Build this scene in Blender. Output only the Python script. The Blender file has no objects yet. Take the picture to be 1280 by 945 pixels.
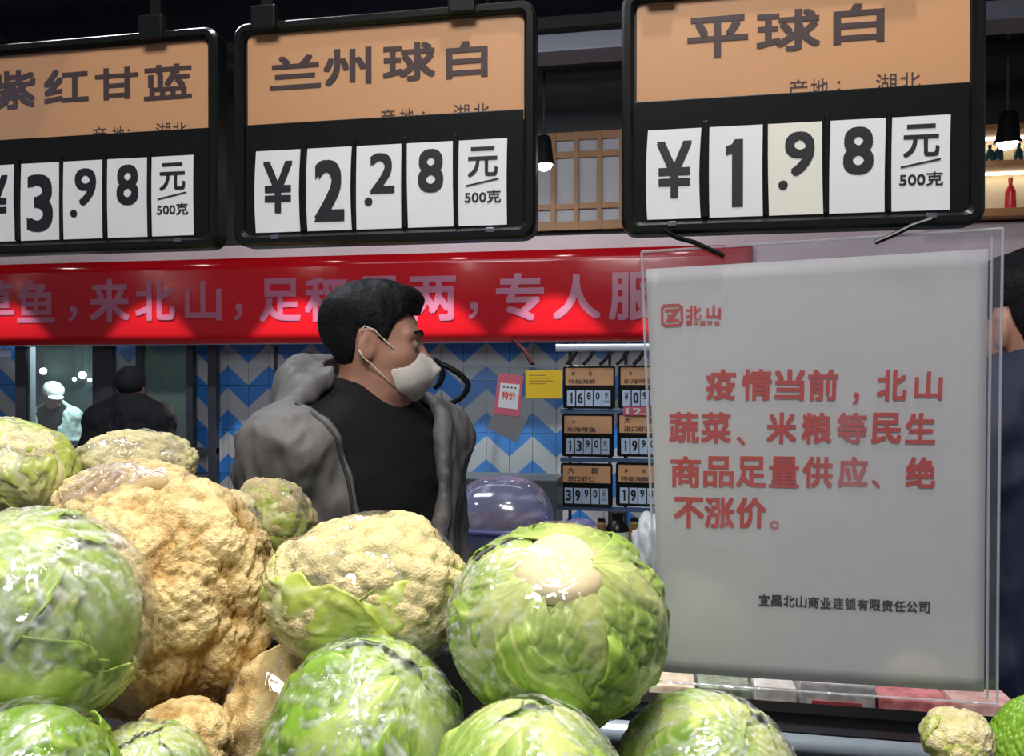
import bpy, bmesh, math, random
import numpy as np
from mathutils import Vector, Matrix, Quaternion, kdtree, bvhtree
import openvdb

# ------------------------------------------------------------------ camera, world, light, exposure
W, H, FOC = 1280, 945, 967.0
YAW, PITCH = math.radians(10.0), math.radians(-0.45)
SC = bpy.context.scene
COL = SC.collection
cam_data = bpy.data.cameras.new('camera'); cam = bpy.data.objects.new('camera', cam_data); COL.objects.link(cam)
cam_data.sensor_width = 36.0; cam_data.lens = FOC * 36.0 / W; cam_data.clip_start = 0.02
CAM = Vector((0, 0, 1.5))
cam.location = CAM; cam.rotation_euler = (math.pi / 2 + PITCH, 0, YAW)
SC.camera = cam
world = bpy.data.worlds.new('world'); SC.world = world; world.use_nodes = True
world.node_tree.nodes['Background'].inputs[0].default_value = (0.55, 0.58, 0.75, 1)
world.node_tree.nodes['Background'].inputs[1].default_value = 0.20
SC.view_settings.view_transform = 'Standard'; SC.view_settings.look = 'None'
SC.view_settings.gamma = 1; SC.view_settings.exposure = 0.0; SC.view_settings.use_curve_mapping = False
SC.cycles.transparent_max_bounces = 16; SC.cycles.max_bounces = 8
SC.cycles.sample_clamp_indirect = 4

def lamp(kind, name, loc, target, energy, color, parent=None, size=0.2, size_y=None, spot=60, blend=0.5):
    d = bpy.data.lights.new(name, kind); o = bpy.data.objects.new(name, d); COL.objects.link(o)
    d.energy = energy; d.color = color
    if kind == 'AREA':
        d.size = size
        if size_y: d.shape = 'RECTANGLE'; d.size_y = size_y
    elif kind == 'SPOT':
        d.spot_size = math.radians(spot); d.spot_blend = blend; d.shadow_soft_size = size
    o.location = loc
    o.rotation_euler = (Vector(target) - Vector(loc)).to_track_quat('-Z', 'Y').to_euler()
    if parent:
        o.parent = parent; o.matrix_parent_inverse = Matrix.Translation(parent.location).inverted()
    return o
# produce spotlights above the pile, and unseen area lights added to fill signs and aisle
lamp('SPOT', 'produce_light', (-0.30, 0.70, 2.75), (-0.36, 0.76, 1.2), 72, (1.0, 0.93, 0.80), size=0.05, spot=62, blend=0.7)
lamp('SPOT', 'produce_light', (0.12, 0.42, 2.75), (0.02, 0.62, 1.2), 37, (1.0, 0.94, 0.83), size=0.05, spot=56, blend=0.7)
lamp('AREA', 'aisle_fill', (-0.2, -0.9, 3.5), (0.0, 0.9, 1.5), 58, (1.0, 0.97, 0.95), size=1.2, size_y=0.6)
lamp('AREA', 'aisle_fill', (-1.6, 1.9, 3.2), (-1.2, 2.8, 1.0), 30, (0.90, 0.94, 1.0), size=1.2, size_y=0.4)
lamp('AREA', 'aisle_fill', (-1.3, 3.4, 3.2), (-1.3, 5.3, 0.3), 11, (0.92, 0.95, 1.0), size=3.0, size_y=0.3)

# ------------------------------------------------------------------ pixel helpers (1280 x 945 frame)
CM = cam.rotation_euler.to_matrix()
FWD = CM @ Vector((0, 0, -1)); RGT = CM @ Vector((1, 0, 0)); UPV = CM @ Vector((0, 1, 0))
def ray(px, py): return (FWD + RGT * ((px - W / 2) / FOC) + UPV * ((H / 2 - py) / FOC))
def P(px, py, Y):
    d = ray(px, py); return CAM + d * ((Y - CAM.y) / d.y)
def Q(px, py, depth): return CAM + ray(px, py) * depth

# ------------------------------------------------------------------ materials
MATS = {}
def mat(name, color, rough=0.5, metal=0.0, noise=None, bump=None, emit=None, coat=0.0, spec=0.5, trans=0.0):
    """noise = (scale, amount, colour2); bump = (scale, strength, distance)"""
    m = bpy.data.materials.new(name); m.use_nodes = True
    nt = m.node_tree; b = nt.nodes['Principled BSDF']
    b.inputs['Base Color'].default_value = (*color, 1); b.inputs['Roughness'].default_value = rough
    b.inputs['Metallic'].default_value = metal; b.inputs['Specular IOR Level'].default_value = spec
    b.inputs['Coat Weight'].default_value = coat; b.inputs['Transmission Weight'].default_value = trans
    tc = nt.nodes.new('ShaderNodeTexCoord')
    if noise:
        n = nt.nodes.new('ShaderNodeTexNoise'); n.inputs['Scale'].default_value = noise[0]; n.inputs['Detail'].default_value = 5
        r = nt.nodes.new('ShaderNodeValToRGB'); r.color_ramp.elements[0].position = 0.5 - noise[1]; r.color_ramp.elements[1].position = 0.5 + noise[1]
        r.color_ramp.elements[0].color = (*color, 1); r.color_ramp.elements[1].color = (*noise[2], 1)
        nt.links.new(tc.outputs['Object'], n.inputs['Vector']); nt.links.new(n.outputs['Fac'], r.inputs['Fac'])
        nt.links.new(r.outputs['Color'], b.inputs['Base Color'])
    if bump:
        n = nt.nodes.new('ShaderNodeTexNoise'); n.inputs['Scale'].default_value = bump[0]; n.inputs['Detail'].default_value = 4
        bp = nt.nodes.new('ShaderNodeBump'); bp.inputs['Strength'].default_value = bump[1]; bp.inputs['Distance'].default_value = bump[2]
        nt.links.new(tc.outputs['Object'], n.inputs['Vector']); nt.links.new(n.outputs['Fac'], bp.inputs['Height'])
        nt.links.new(bp.outputs['Normal'], b.inputs['Normal'])
    if emit:
        b.inputs['Emission Color'].default_value = (*emit[0], 1); b.inputs['Emission Strength'].default_value = emit[1]
    MATS[name] = m
    return m

def attr_mat(name, c0, c1, attr, rough=0.4, noise_scale=30, noise_amt=0.25, bump=None, spec=0.5, c2=None, sss=0.0):
    """c0 -> c1 by a vertex attribute (rib, vein, floret ...), broken up with noise"""
    m = bpy.data.materials.new(name); m.use_nodes = True
    nt = m.node_tree; b = nt.nodes['Principled BSDF']; L = nt.links.new
    a = nt.nodes.new('ShaderNodeAttribute'); a.attribute_name = attr
    tc = nt.nodes.new('ShaderNodeTexCoord'); n = nt.nodes.new('ShaderNodeTexNoise'); n.inputs['Scale'].default_value = noise_scale; n.inputs['Detail'].default_value = 6
    L(tc.outputs['Object'], n.inputs['Vector'])
    mx = nt.nodes.new('ShaderNodeMix'); mx.data_type = 'RGBA'
    mx.inputs[6].default_value = (*c0, 1); mx.inputs[7].default_value = (*c1, 1); L(a.outputs['Fac'], mx.inputs[0])
    mx2 = nt.nodes.new('ShaderNodeMix'); mx2.data_type = 'RGBA'; mx2.blend_type = 'MIX'
    cc = c2 or tuple(x * 0.55 for x in c0)
    mp = nt.nodes.new('ShaderNodeMapRange'); mp.inputs[1].default_value = 0.42; mp.inputs[2].default_value = 0.75; mp.inputs[4].default_value = noise_amt
    L(n.outputs['Fac'], mp.inputs[0]); L(mp.outputs[0], mx2.inputs[0]); L(mx.outputs[2], mx2.inputs[6]); mx2.inputs[7].default_value = (*cc, 1)
    L(mx2.outputs[2], b.inputs['Base Color']); b.inputs['Roughness'].default_value = rough; b.inputs['Specular IOR Level'].default_value = spec
    if sss:
        b.inputs['Subsurface Weight'].default_value = sss; b.inputs['Subsurface Radius'].default_value = (0.01, 0.008, 0.003); b.inputs['Subsurface Scale'].default_value = 0.6
    if bump:
        n2 = nt.nodes.new('ShaderNodeTexNoise'); n2.inputs['Scale'].default_value = bump[0]; n2.inputs['Detail'].default_value = 5
        L(tc.outputs['Object'], n2.inputs['Vector'])
        bp = nt.nodes.new('ShaderNodeBump'); bp.inputs['Strength'].default_value = bump[1]; bp.inputs['Distance'].default_value = bump[2]
        L(n2.outputs['Fac'], bp.inputs['Height']); L(bp.outputs['Normal'], b.inputs['Normal'])
    MATS[name] = m
    return m

def film_mat(name, tint=(1, 1, 1), dcol=(0.85, 0.87, 0.88), haze=0.04, crease_glint=0.4, rough=0.10, gloss=0.6, bump_scale=60, bump_str=0.7):
    m = bpy.data.materials.new(name); m.use_nodes = True
    nt = m.node_tree; nt.nodes.remove(nt.nodes['Principled BSDF']); L = nt.links.new
    out = nt.nodes['Material Output']
    tr = nt.nodes.new('ShaderNodeBsdfTransparent'); tr.inputs[0].default_value = (*tint, 1)
    gl = nt.nodes.new('ShaderNodeBsdfGlossy'); gl.inputs['Roughness'].default_value = rough; gl.inputs['Color'].default_value = (1, 1, 1, 1)
    df = nt.nodes.new('ShaderNodeBsdfDiffuse'); df.inputs[0].default_value = (*dcol, 1)
    fr = nt.nodes.new('ShaderNodeFresnel'); fr.inputs[0].default_value = 1.5
    tc = nt.nodes.new('ShaderNodeTexCoord')
    mapn = nt.nodes.new('ShaderNodeMapping'); mapn.inputs['Scale'].default_value = (1.0, 1.0, 0.35)
    n = nt.nodes.new('ShaderNodeTexNoise'); n.noise_type = 'RIDGED_MULTIFRACTAL'; n.inputs['Scale'].default_value = bump_scale; n.inputs['Detail'].default_value = 3; n.inputs['Distortion'].default_value = 0.8
    L(tc.outputs['Object'], mapn.inputs[0]); L(mapn.outputs[0], n.inputs['Vector'])
    n2 = nt.nodes.new('ShaderNodeTexNoise'); n2.noise_type = 'RIDGED_MULTIFRACTAL'; n2.inputs['Scale'].default_value = bump_scale * 0.32; n2.inputs['Detail'].default_value = 5; n2.inputs['Distortion'].default_value = 1.6
    L(tc.outputs['Object'], n2.inputs['Vector'])
    sm = nt.nodes.new('ShaderNodeMath'); sm.operation = 'MULTIPLY_ADD'; sm.inputs[1].default_value = 1.8; L(n2.outputs['Fac'], sm.inputs[0]); L(n.outputs['Fac'], sm.inputs[2])
    bp = nt.nodes.new('ShaderNodeBump'); bp.inputs['Strength'].default_value = bump_str; bp.inputs['Distance'].default_value = 0.004
    L(sm.outputs[0], bp.inputs['Height'])
    for x in (gl, fr): L(bp.outputs['Normal'], x.inputs['Normal'])
    at = nt.nodes.new('ShaderNodeAttribute'); at.attribute_name = 'crease_glint'
    m1 = nt.nodes.new('ShaderNodeMath'); m1.operation = 'MULTIPLY_ADD'; m1.inputs[1].default_value = crease_glint; m1.inputs[2].default_value = haze  # diffuse white along creases: crumple haze plus painted-in sparkle
    L(at.outputs['Fac'], m1.inputs[0])
    mxa = nt.nodes.new('ShaderNodeMixShader'); L(m1.outputs[0], mxa.inputs[0]); L(tr.outputs[0], mxa.inputs[1]); L(df.outputs[0], mxa.inputs[2])
    m2 = nt.nodes.new('ShaderNodeMath'); m2.operation = 'MULTIPLY_ADD'; m2.inputs[1].default_value = gloss; m2.inputs[2].default_value = 0.05; mn = nt.nodes.new('ShaderNodeMath'); mn.operation = 'MINIMUM'; mn.inputs[1].default_value = 0.30
    L(fr.outputs[0], m2.inputs[0]); L(m2.outputs[0], mn.inputs[0])
    mxb = nt.nodes.new('ShaderNodeMixShader'); L(mn.outputs[0], mxb.inputs[0]); L(mxa.outputs[0], mxb.inputs[1]); L(gl.outputs[0], mxb.inputs[2])
    L(mxb.outputs[0], out.inputs[0])
    MATS[name] = m
    return m

def glass_mat(name, tint=(0.9, 0.95, 0.95), haze=0.03, refl=1.0, rough=0.03):
    m = bpy.data.materials.new(name); m.use_nodes = True
    nt = m.node_tree; nt.nodes.remove(nt.nodes['Principled BSDF']); L = nt.links.new
    tr = nt.nodes.new('ShaderNodeBsdfTransparent'); tr.inputs[0].default_value = (*tint, 1)
    gl = nt.nodes.new('ShaderNodeBsdfGlossy'); gl.inputs['Roughness'].default_value = rough
    df = nt.nodes.new('ShaderNodeBsdfDiffuse'); df.inputs[0].default_value = (*tint, 1)
    fr = nt.nodes.new('ShaderNodeFresnel'); fr.inputs[0].default_value = 1.45
    mul = nt.nodes.new('ShaderNodeMath'); mul.operation = 'MULTIPLY'; mul.inputs[1].default_value = refl; L(fr.outputs[0], mul.inputs[0])
    a = nt.nodes.new('ShaderNodeMixShader'); a.inputs[0].default_value = haze; L(tr.outputs[0], a.inputs[1]); L(df.outputs[0], a.inputs[2])
    b = nt.nodes.new('ShaderNodeMixShader'); L(mul.outputs[0], b.inputs[0]); L(a.outputs[0], b.inputs[1]); L(gl.outputs[0], b.inputs[2])
    L(b.outputs[0], nt.nodes['Material Output'].inputs[0])
    MATS[name] = m
    return m

M_black = mat('black_plastic', (0.006, 0.007, 0.007), 0.30, spec=0.25, noise=(8, 0.4, (0.010, 0.011, 0.011)), bump=(300, 0.1, 0.001))
M_blackin = mat('black_backing', (0.010, 0.011, 0.012), 0.55)
M_orange = mat('orange_card', (0.72, 0.385, 0.185), 0.42, noise=(5, 0.35, (0.76, 0.42, 0.215)), bump=(9, 0.25, 0.004))
M_ink = mat('brown_black_ink', (0.075, 0.045, 0.045), 0.5)
M_digit = mat('black_ink', (0.012, 0.012, 0.018), 0.5)
M_white = mat('white_card', (0.72, 0.74, 0.78), 0.42, noise=(10, 0.4, (0.78, 0.79, 0.80)))
M_cream = mat('cream_card', (0.74, 0.74, 0.66), 0.42, noise=(10, 0.4, (0.78, 0.78, 0.70)))
M_cardblue = mat('bluish_card', (0.52, 0.66, 0.86), 0.5)
M_chrome = mat('brushed_steel', (0.55, 0.58, 0.62), 0.25, metal=1.0)
M_paper = mat('white_paper', (0.70, 0.70, 0.675), 0.6, noise=(6, 0.4, (0.74, 0.74, 0.715)), bump=(7, 0.3, 0.006))
M_red = mat('red_print', (0.66, 0.07, 0.045), 0.5)
M_banner = mat('banner_red', (0.50, 0.007, 0.012), 0.13, noise=(1.3, 0.3, (0.42, 0.006, 0.012)), bump=(1.1, 0.25, 0.03))
M_lilac = mat('lilac_print', (0.36, 0.115, 0.19), 0.3)
M_fascia = mat('pale_pink_paint', (0.72, 0.58, 0.62), 0.6, noise=(4, 0.3, (0.78, 0.64, 0.68)))
M_darkblue = mat('navy_paint', (0.008, 0.011, 0.035), 0.7, noise=(2, 0.3, (0.013, 0.016, 0.045)))
M_dark = mat('dark_paint', (0.012, 0.013, 0.017), 0.6, noise=(3, 0.3, (0.02, 0.02, 0.025)))
M_beam = mat('grey_blue_paint', (0.20, 0.21, 0.25), 0.5)
M_floor = mat('grey_floor_tile', (0.12, 0.11, 0.11), 0.3, noise=(6, 0.3, (0.16, 0.15, 0.14)))
M_wood = mat('tan_wood', (0.30, 0.14, 0.05), 0.5, noise=(14, 0.35, (0.38, 0.19, 0.075)), bump=(60, 0.2, 0.002))
M_pane = mat('frosted_paper_pane', (0.42, 0.44, 0.48), 0.8, noise=(12, 0.4, (0.50, 0.51, 0.54)))
M_frame = mat('charcoal_metal', (0.02, 0.024, 0.034), 0.4, noise=(8, 0.4, (0.03, 0.033, 0.045)))
M_grout = mat('grey_grout', (0.16, 0.18, 0.22), 0.9)
M_counter = mat('dark_counter', (0.025, 0.026, 0.03), 0.45, noise=(9, 0.4, (0.04, 0.04, 0.045)))
M_counterlight = mat('grey_steel_counter', (0.10, 0.11, 0.12), 0.35, metal=0.4)
M_yellow = mat('yellow_card', (0.85, 0.56, 0.015), 0.5)
M_pink = mat('pink_tag', (0.62, 0.12, 0.18), 0.5)
M_bulb = mat('lamp_bulb', (1, 1, 1), 0.3, emit=((1.0, 0.97, 0.92), 30))
M_bulb_big = mat('downlight_glow', (1, 1, 1), 0.3, emit=((1.0, 0.97, 0.92), 60))
M_shelfglow = mat('shelf_strip_light', (1, 1, 1), 0.4, emit=((1.0, 0.88, 0.62), 6))
M_shelfback = mat('cream_shelf_back', (0.72, 0.64, 0.46), 0.6)
M_skin = mat('skin', (0.47, 0.235, 0.165), 0.5, noise=(25, 0.4, (0.52, 0.27, 0.19)), bump=(160, 0.15, 0.001))
M_hair = mat('black_hair', (0.004, 0.004, 0.006), 0.6, spec=0.2, noise=(90, 0.3, (0.009, 0.009, 0.012)), bump=(120, 0.7, 0.004))
M_hairshort = mat('cropped_hair', (0.03, 0.022, 0.02), 0.7, noise=(180, 0.3, (0.05, 0.035, 0.03)), bump=(300, 0.6, 0.002))
M_mask = mat('cream_mask_fabric', (0.70, 0.66, 0.60), 0.8, noise=(30, 0.4, (0.75, 0.71, 0.66)), bump=(200, 0.15, 0.001))
M_strap = mat('white_elastic', (0.80, 0.72, 0.60), 0.7)
M_greyjacket = mat('grey_nylon', (0.14, 0.135, 0.135), 0.62, noise=(6, 0.4, (0.165, 0.16, 0.162)), bump=(30, 0.30, 0.006))
M_greylining = mat('dark_grey_lining', (0.04, 0.045, 0.055), 0.6)
M_sweater = mat('black_knit', (0.003, 0.003, 0.004), 0.9, bump=(220, 0.6, 0.003))
M_trousers = mat('dark_trousers', (0.02, 0.022, 0.03), 0.8)
M_shoe = mat('black_leather', (0.015, 0.014, 0.014), 0.35)
M_blackcoat = mat('black_coat_cloth', (0.007, 0.008, 0.012), 0.8, bump=(20, 0.3, 0.006))
M_navy = mat('navy_quilted_cloth', (0.009, 0.014, 0.042), 0.7, noise=(9, 0.4, (0.014, 0.022, 0.06)), bump=(18, 0.4, 0.008))
M_chef = mat('pale_uniform', (0.50, 0.62, 0.60), 0.8, bump=(14, 0.4, 0.01))
M_hatband = mat('grey_hat_band', (0.16, 0.15, 0.16), 0.8)
M_curd = attr_mat('cauliflower_curd', (0.42, 0.24, 0.07), (0.82, 0.64, 0.32), 'curd_shade', 0.6, 22, 0.45, bump=(420, 0.8, 0.003), spec=0.3, c2=(0.86, 0.72, 0.42))
M_curdpale = attr_mat('pale_cauliflower_curd', (0.62, 0.52, 0.20), (0.84, 0.76, 0.46), 'curd_shade', 0.6, 22, 0.45, bump=(420, 0.8, 0.003), spec=0.3, c2=(0.84, 0.80, 0.56))
M_curdgreen = attr_mat('greenish_cauliflower_curd', (0.36, 0.34, 0.12), (0.70, 0.58, 0.32), 'curd_shade', 0.55, 16, 0.6, bump=(420, 0.8, 0.003), spec=0.3, c2=(0.74, 0.58, 0.30))
M_cleaf = attr_mat('yellow_green_leaf', (0.46, 0.55, 0.10), (0.78, 0.80, 0.42), 'vein', 0.4, 20, 0.35, bump=(70, 0.3, 0.003))
M_cab = attr_mat('cabbage_leaf', (0.20, 0.36, 0.035), (0.55, 0.61, 0.22), 'vein', 0.36, 14, 0.35, bump=(55, 0.35, 0.004), c2=(0.34, 0.50, 0.08))
M_cab2 = attr_mat('deep_green_cabbage_leaf', (0.16, 0.32, 0.022), (0.42, 0.54, 0.15), 'vein', 0.33, 12, 0.45, bump=(55, 0.35, 0.004), c2=(0.26, 0.41, 0.055))
M_cab3 = attr_mat('pale_cabbage_leaf', (0.30, 0.44, 0.07), (0.62, 0.66, 0.27), 'vein', 0.36, 14, 0.5, bump=(55, 0.35, 0.004), c2=(0.48, 0.56, 0.17))
M_stem = mat('cut_stem', (0.68, 0.56, 0.33), 0.6, noise=(28, 0.3, (0.72, 0.63, 0.40)), bump=(60, 0.3, 0.002))
M_gourd = mat('bitter_melon_skin', (0.20, 0.45, 0.03), 0.3, noise=(30, 0.3, (0.36, 0.60, 0.07)))
M_film = film_mat('cling_film', haze=0.0, crease_glint=0.7)
M_filmhazy = film_mat('hazy_cling_film', haze=0.04, crease_glint=0.8)
M_sleeve = film_mat('plastic_sleeve', tint=(0.97, 0.97, 1.0), dcol=(0.80, 0.80, 0.92), haze=0.07, crease_glint=0.6, rough=0.14, gloss=0.5, bump_scale=5, bump_str=0.25)
M_glass = glass_mat('clear_glass')
M_greenglass = glass_mat('green_tinted_glass', (0.50, 0.68, 0.62), haze=0.12)
M_dome = film_mat('clear_lilac_plastic', dcol=(0.62, 0.62, 0.90), tint=(0.62, 0.66, 0.95), haze=0.26, crease_glint=0.45, rough=0.12, gloss=0.9, bump_scale=7, bump_str=0.3)

# ------------------------------------------------------------------ object helpers
def link(o, parent=None):
    COL.objects.link(o)
    if parent is not None: o.parent = parent
    return o
def tag(o, label=None, cat=None, group=None, kind=None):
    if label: o['label'] = label
    if cat: o['category'] = cat
    if group: o['group'] = group
    if kind: o['kind'] = kind
    return o
def thing(name, loc, label, cat, group=None, rot=(0, 0, 0)):
    o = bpy.data.objects.new(name, None); o.empty_display_size = 0.05; COL.objects.link(o)
    o.location = loc; o.rotation_euler = rot
    return tag(o, label, cat, group)
def mesh_obj(name, V, F, m, parent=None, smooth=False, world=True, attrs=None):
    """V in world space; when the parent stands at some place (no rotation) it is subtracted"""
    V = np.asarray(V, dtype=float)
    if parent is not None and world:
        p = parent
        while p is not None: V = V - np.array(p.location); p = p.parent
    me = bpy.data.meshes.new(name); me.from_pydata(V.tolist(), [], [list(map(int, f)) for f in F]); me.update()
    if m is not None:
        for k in (m if isinstance(m, (list, tuple)) else [m]): me.materials.append(k)
    if smooth: me.shade_smooth()
    if attrs:
        for k, a in attrs.items():
            at = me.attributes.new(k, 'FLOAT', 'POINT'); at.data.foreach_set('value', np.asarray(a, dtype=np.float32))
    return link(bpy.data.objects.new(name, me), parent)
class MB:
    def __init__(s): s.V = []; s.F = []
    def add(s, V, F):
        n = len(s.V); s.V += [tuple(v) for v in V]; s.F += [tuple(i + n for i in f) for f in F]; return s
    def box(s, lo, hi, bev=0.0):
        lo, hi = [min(a, b) for a, b in zip(lo, hi)], [max(a, b) for a, b in zip(lo, hi)]
        bm = bmesh.new(); bmesh.ops.create_cube(bm, size=1)
        for v in bm.verts: v.co = Vector([l + (c + 0.5) * (h - l) for l, h, c in zip(lo, hi, v.co)])
        if bev: bmesh.ops.bevel(bm, geom=bm.edges[:], offset=bev, segments=2, affect='EDGES', profile=0.7)
        s.add([v.co[:] for v in bm.verts], [[v.index for v in f.verts] for f in (bm.verts.index_update() or bm.faces)]); bm.free(); return s
    def tube(s, pts, r, n=10, cap=True):
        pts = [Vector(p) for p in pts]; rs = r if isinstance(r, (list, tuple)) else [r] * len(pts)
        V = []; ref = None
        for i, p in enumerate(pts):
            t = (pts[min(i + 1, len(pts) - 1)] - pts[max(i - 1, 0)]).normalized()
            if ref is None: ref = t.orthogonal().normalized()
            ref = (ref - t * ref.dot(t)).normalized(); b = t.cross(ref)
            V += [p + (ref * math.cos(2 * math.pi * k / n) + b * math.sin(2 * math.pi * k / n)) * rs[i] for k in range(n)]
        F = [[i * n + k, i * n + (k + 1) % n, (i + 1) * n + (k + 1) % n, (i + 1) * n + k] for i in range(len(pts) - 1) for k in range(n)]
        if cap: F += [list(range(n))[::-1], [(len(pts) - 1) * n + k for k in range(n)]]
        return s.add(V, F)
    def lathe(s, prof, c, n=24, axis=Vector((0, 0, 1))):
        q = Vector((0, 0, 1)).rotation_difference(axis)
        V = [Vector(c) + q @ Vector((r * math.cos(2 * math.pi * k / n), r * math.sin(2 * math.pi * k / n), z)) for r, z in prof for k in range(n)]
        F = [[i * n + k, i * n + (k + 1) % n, (i + 1) * n + (k + 1) % n, (i + 1) * n + k] for i in range(len(prof) - 1) for k in range(n)]
        F += [list(range(n))[::-1], [(len(prof) - 1) * n + k for k in range(n)]]
        return s.add(V, F)
    def build(s, name, m, parent=None, smooth=False, kind=None):
        o = mesh_obj(name, s.V, s.F, m, parent, smooth)
        if smooth:
            o.data.shade_smooth()
            try: o.data.set_sharp_from_angle(angle=math.radians(40))
            except Exception: pass
        if kind: o['kind'] = kind
        return o
def box(name, lo, hi, m, parent=None, bev=0.0, kind=None): return MB().box(lo, hi, bev).build(name, m, parent, kind=kind)

class Plane:
    def __init__(s, O, U, V):
        s.O = Vector(O); s.U = Vector(U).normalized(); s.V = Vector(V); s.V = (s.V - s.U * s.V.dot(s.U)).normalized(); s.N = s.U.cross(s.V)
    def hit(s, px, py):
        d = ray(px, py); t = (s.O - CAM).dot(s.N) / d.dot(s.N); q = CAM + d * t - s.O
        return q.dot(s.U), q.dot(s.V)
    def w(s, u, v, n=0.0): return s.O + s.U * u + s.V * v + s.N * n
    def box(s, mb, u0, u1, v0, v1, n0, n1, bev=0.0):
        t = MB().box((u0, v0, n0), (u1, v1, n1), bev)
        mb.add([s.w(*c) for c in t.V], t.F); return mb
_tc = {}
def glyphs(sx, off=0.0):
    k = (sx, off)
    if k not in _tc:
        c = bpy.data.curves.new('t', 'FONT'); c.body = sx; c.size = 1; c.offset = off; c.resolution_u = 4 if len(sx) == 1 else 3
        o = bpy.data.objects.new('t', c); COL.objects.link(o); bpy.context.view_layer.update()
        me = o.to_mesh(); V = np.array([v.co[:] for v in me.vertices]).reshape(-1, 3); F = [list(p.vertices) for p in me.polygons]
        o.to_mesh_clear(); bpy.data.objects.remove(o); bpy.data.curves.remove(c); _tc[k] = (V, F)
    return _tc[k]
ONE = ([(0.36, 0), (1, 0), (1, 1), (0.52, 1), (0.36, 0.93), (0.0, 0.90), (0.0, 0.77), (0.36, 0.79)], [[0, 1, 2, 3, 4, 7], [4, 5, 6, 7]])
def glyph_box(mb, pl, sx, u0, u1, v0, v1, n=0.0004, off=0.0, italic=0.0):
    """the glyphs of sx fitted to a box on the plane; off thickens the strokes with shifted copies"""
    if sx == '1': V = np.array([(x, y, 0) for x, y in ONE[0]]); F = ONE[1]; off = 0
    else: V, F = glyphs(sx)
    lo, hi = V.min(0), V.max(0); d = np.maximum(hi - lo, 1e-5); q = (V - lo) / d
    e = off * 0.9 * (v1 - v0 if len(sx) < 2 or (u1 - u0) < 1.6 * (v1 - v0) else (v1 - v0)); u0 += e; u1 -= e; v0 += e; v1 -= e
    sh = [(0, 0)] if off <= 0 else [(-e, -e), (e, e), (-e, e), (e, -e), (0, 0)]
    step = max(2e-5, (v1 - v0) * 8e-4)
    for k, (dx, dy) in enumerate(sh):
        mb.add([pl.w(u0 + dx + a[0] * (u1 - u0) + italic * a[1] * (v1 - v0), v0 + dy + a[1] * (v1 - v0), n + k * step) for a in q], F)
def glyph_px(mb, pl, sx, cx, cy, w, h, n=0.0004, off=0.0):
    u0, v0 = pl.hit(cx - w / 2, cy); u1, _ = pl.hit(cx + w / 2, cy); _, va = pl.hit(cx, cy + h / 2); _, vb = pl.hit(cx, cy - h / 2)
    glyph_box(mb, pl, sx, u0, u1, va, vb, n, off)

# numpy noise -----------------------------------------------------------------
_rs = np.random.RandomState(7); _perm = _rs.permutation(256); _perm = np.concatenate([_perm, _perm, _perm]); _vals = _rs.rand(256) * 2 - 1
def vnoise(p):
    p = np.asarray(p, float); i = np.floor(p).astype(int); f = p - i; f = f * f * (3 - 2 * f); i &= 255
    r = 0
    for dx in (0, 1):
        for dy in (0, 1):
            for dz in (0, 1):
                h = _vals[_perm[_perm[_perm[(i[..., 0] + dx) & 255] + ((i[..., 1] + dy) & 255)] + ((i[..., 2] + dz) & 255)] & 255]
                r = r + h * (f[..., 0] if dx else 1 - f[..., 0]) * (f[..., 1] if dy else 1 - f[..., 1]) * (f[..., 2] if dz else 1 - f[..., 2])
    return r
def fbm(p, o=4):
    r = 0; a = 1.0; p = np.asarray(p, float)
    for k in range(o): r = r + a * vnoise(p + 17.3 * k); p = p * 2.03; a *= 0.5
    return r
_ico = {}
def ico(n):
    if n not in _ico:
        bm = bmesh.new(); bmesh.ops.create_icosphere(bm, subdivisions=n, radius=1)
        V = np.array([v.co[:] for v in bm.verts]); V /= np.linalg.norm(V, axis=1)[:, None]
        _ico[n] = (V, [[v.index for v in f.verts] for f in bm.faces]); bm.free()
    return _ico[n]
def fib(n, rng, jit=0.35):
    k = np.arange(n) + 0.5; ph = np.arccos(1 - 2 * k / n); th = math.pi * (1 + 5 ** 0.5) * k
    V = np.stack([np.cos(th) * np.sin(ph), np.sin(th) * np.sin(ph), np.cos(ph)], 1) + rng.randn(n, 3) * jit / math.sqrt(n)
    return V / np.linalg.norm(V, axis=1)[:, None]
def nearest(V, S):
    kd = kdtree.KDTree(len(S))
    for i, q in enumerate(S): kd.insert(q, i)
    kd.balance(); out = np.empty(len(V)); idx = np.empty(len(V), int)
    f = kd.find
    for i, v in enumerate(V.tolist()):
        _, j, d = f(v); out[i] = d; idx[i] = j
    return out, idx

# SDF helpers -------------------------------------------------------------------
def sd_ell(p, c, r):
    q = (p - np.array(c)) / np.array(r); k = np.linalg.norm(q, axis=-1); k2 = np.linalg.norm(q / np.array(r), axis=-1) + 1e-9
    return k * (k - 1) / k2
def sd_cap(p, a, b, ra, rb=None):
    a = np.array(a, float); b = np.array(b, float); rb = ra if rb is None else rb
    h = np.clip(((p - a) @ (b - a)) / ((b - a) @ (b - a)), 0, 1); return np.linalg.norm(p - a - h[..., None] * (b - a), axis=-1) - (ra + (rb - ra) * h)
def smin(a, b, k):
    h = np.clip(0.5 + 0.5 * (b - a) / k, 0, 1); return b + (a - b) * h - k * h * (1 - h)
def smax(a, b, k): return -smin(-a, -b, k)
def rotz(p, a, c=(0, 0, 0)):
    q = p - np.array(c); ca, sa = math.cos(-a), math.sin(-a)
    return np.stack([q[..., 0] * ca - q[..., 1] * sa, q[..., 0] * sa + q[..., 1] * ca, q[..., 2]], -1)
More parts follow.
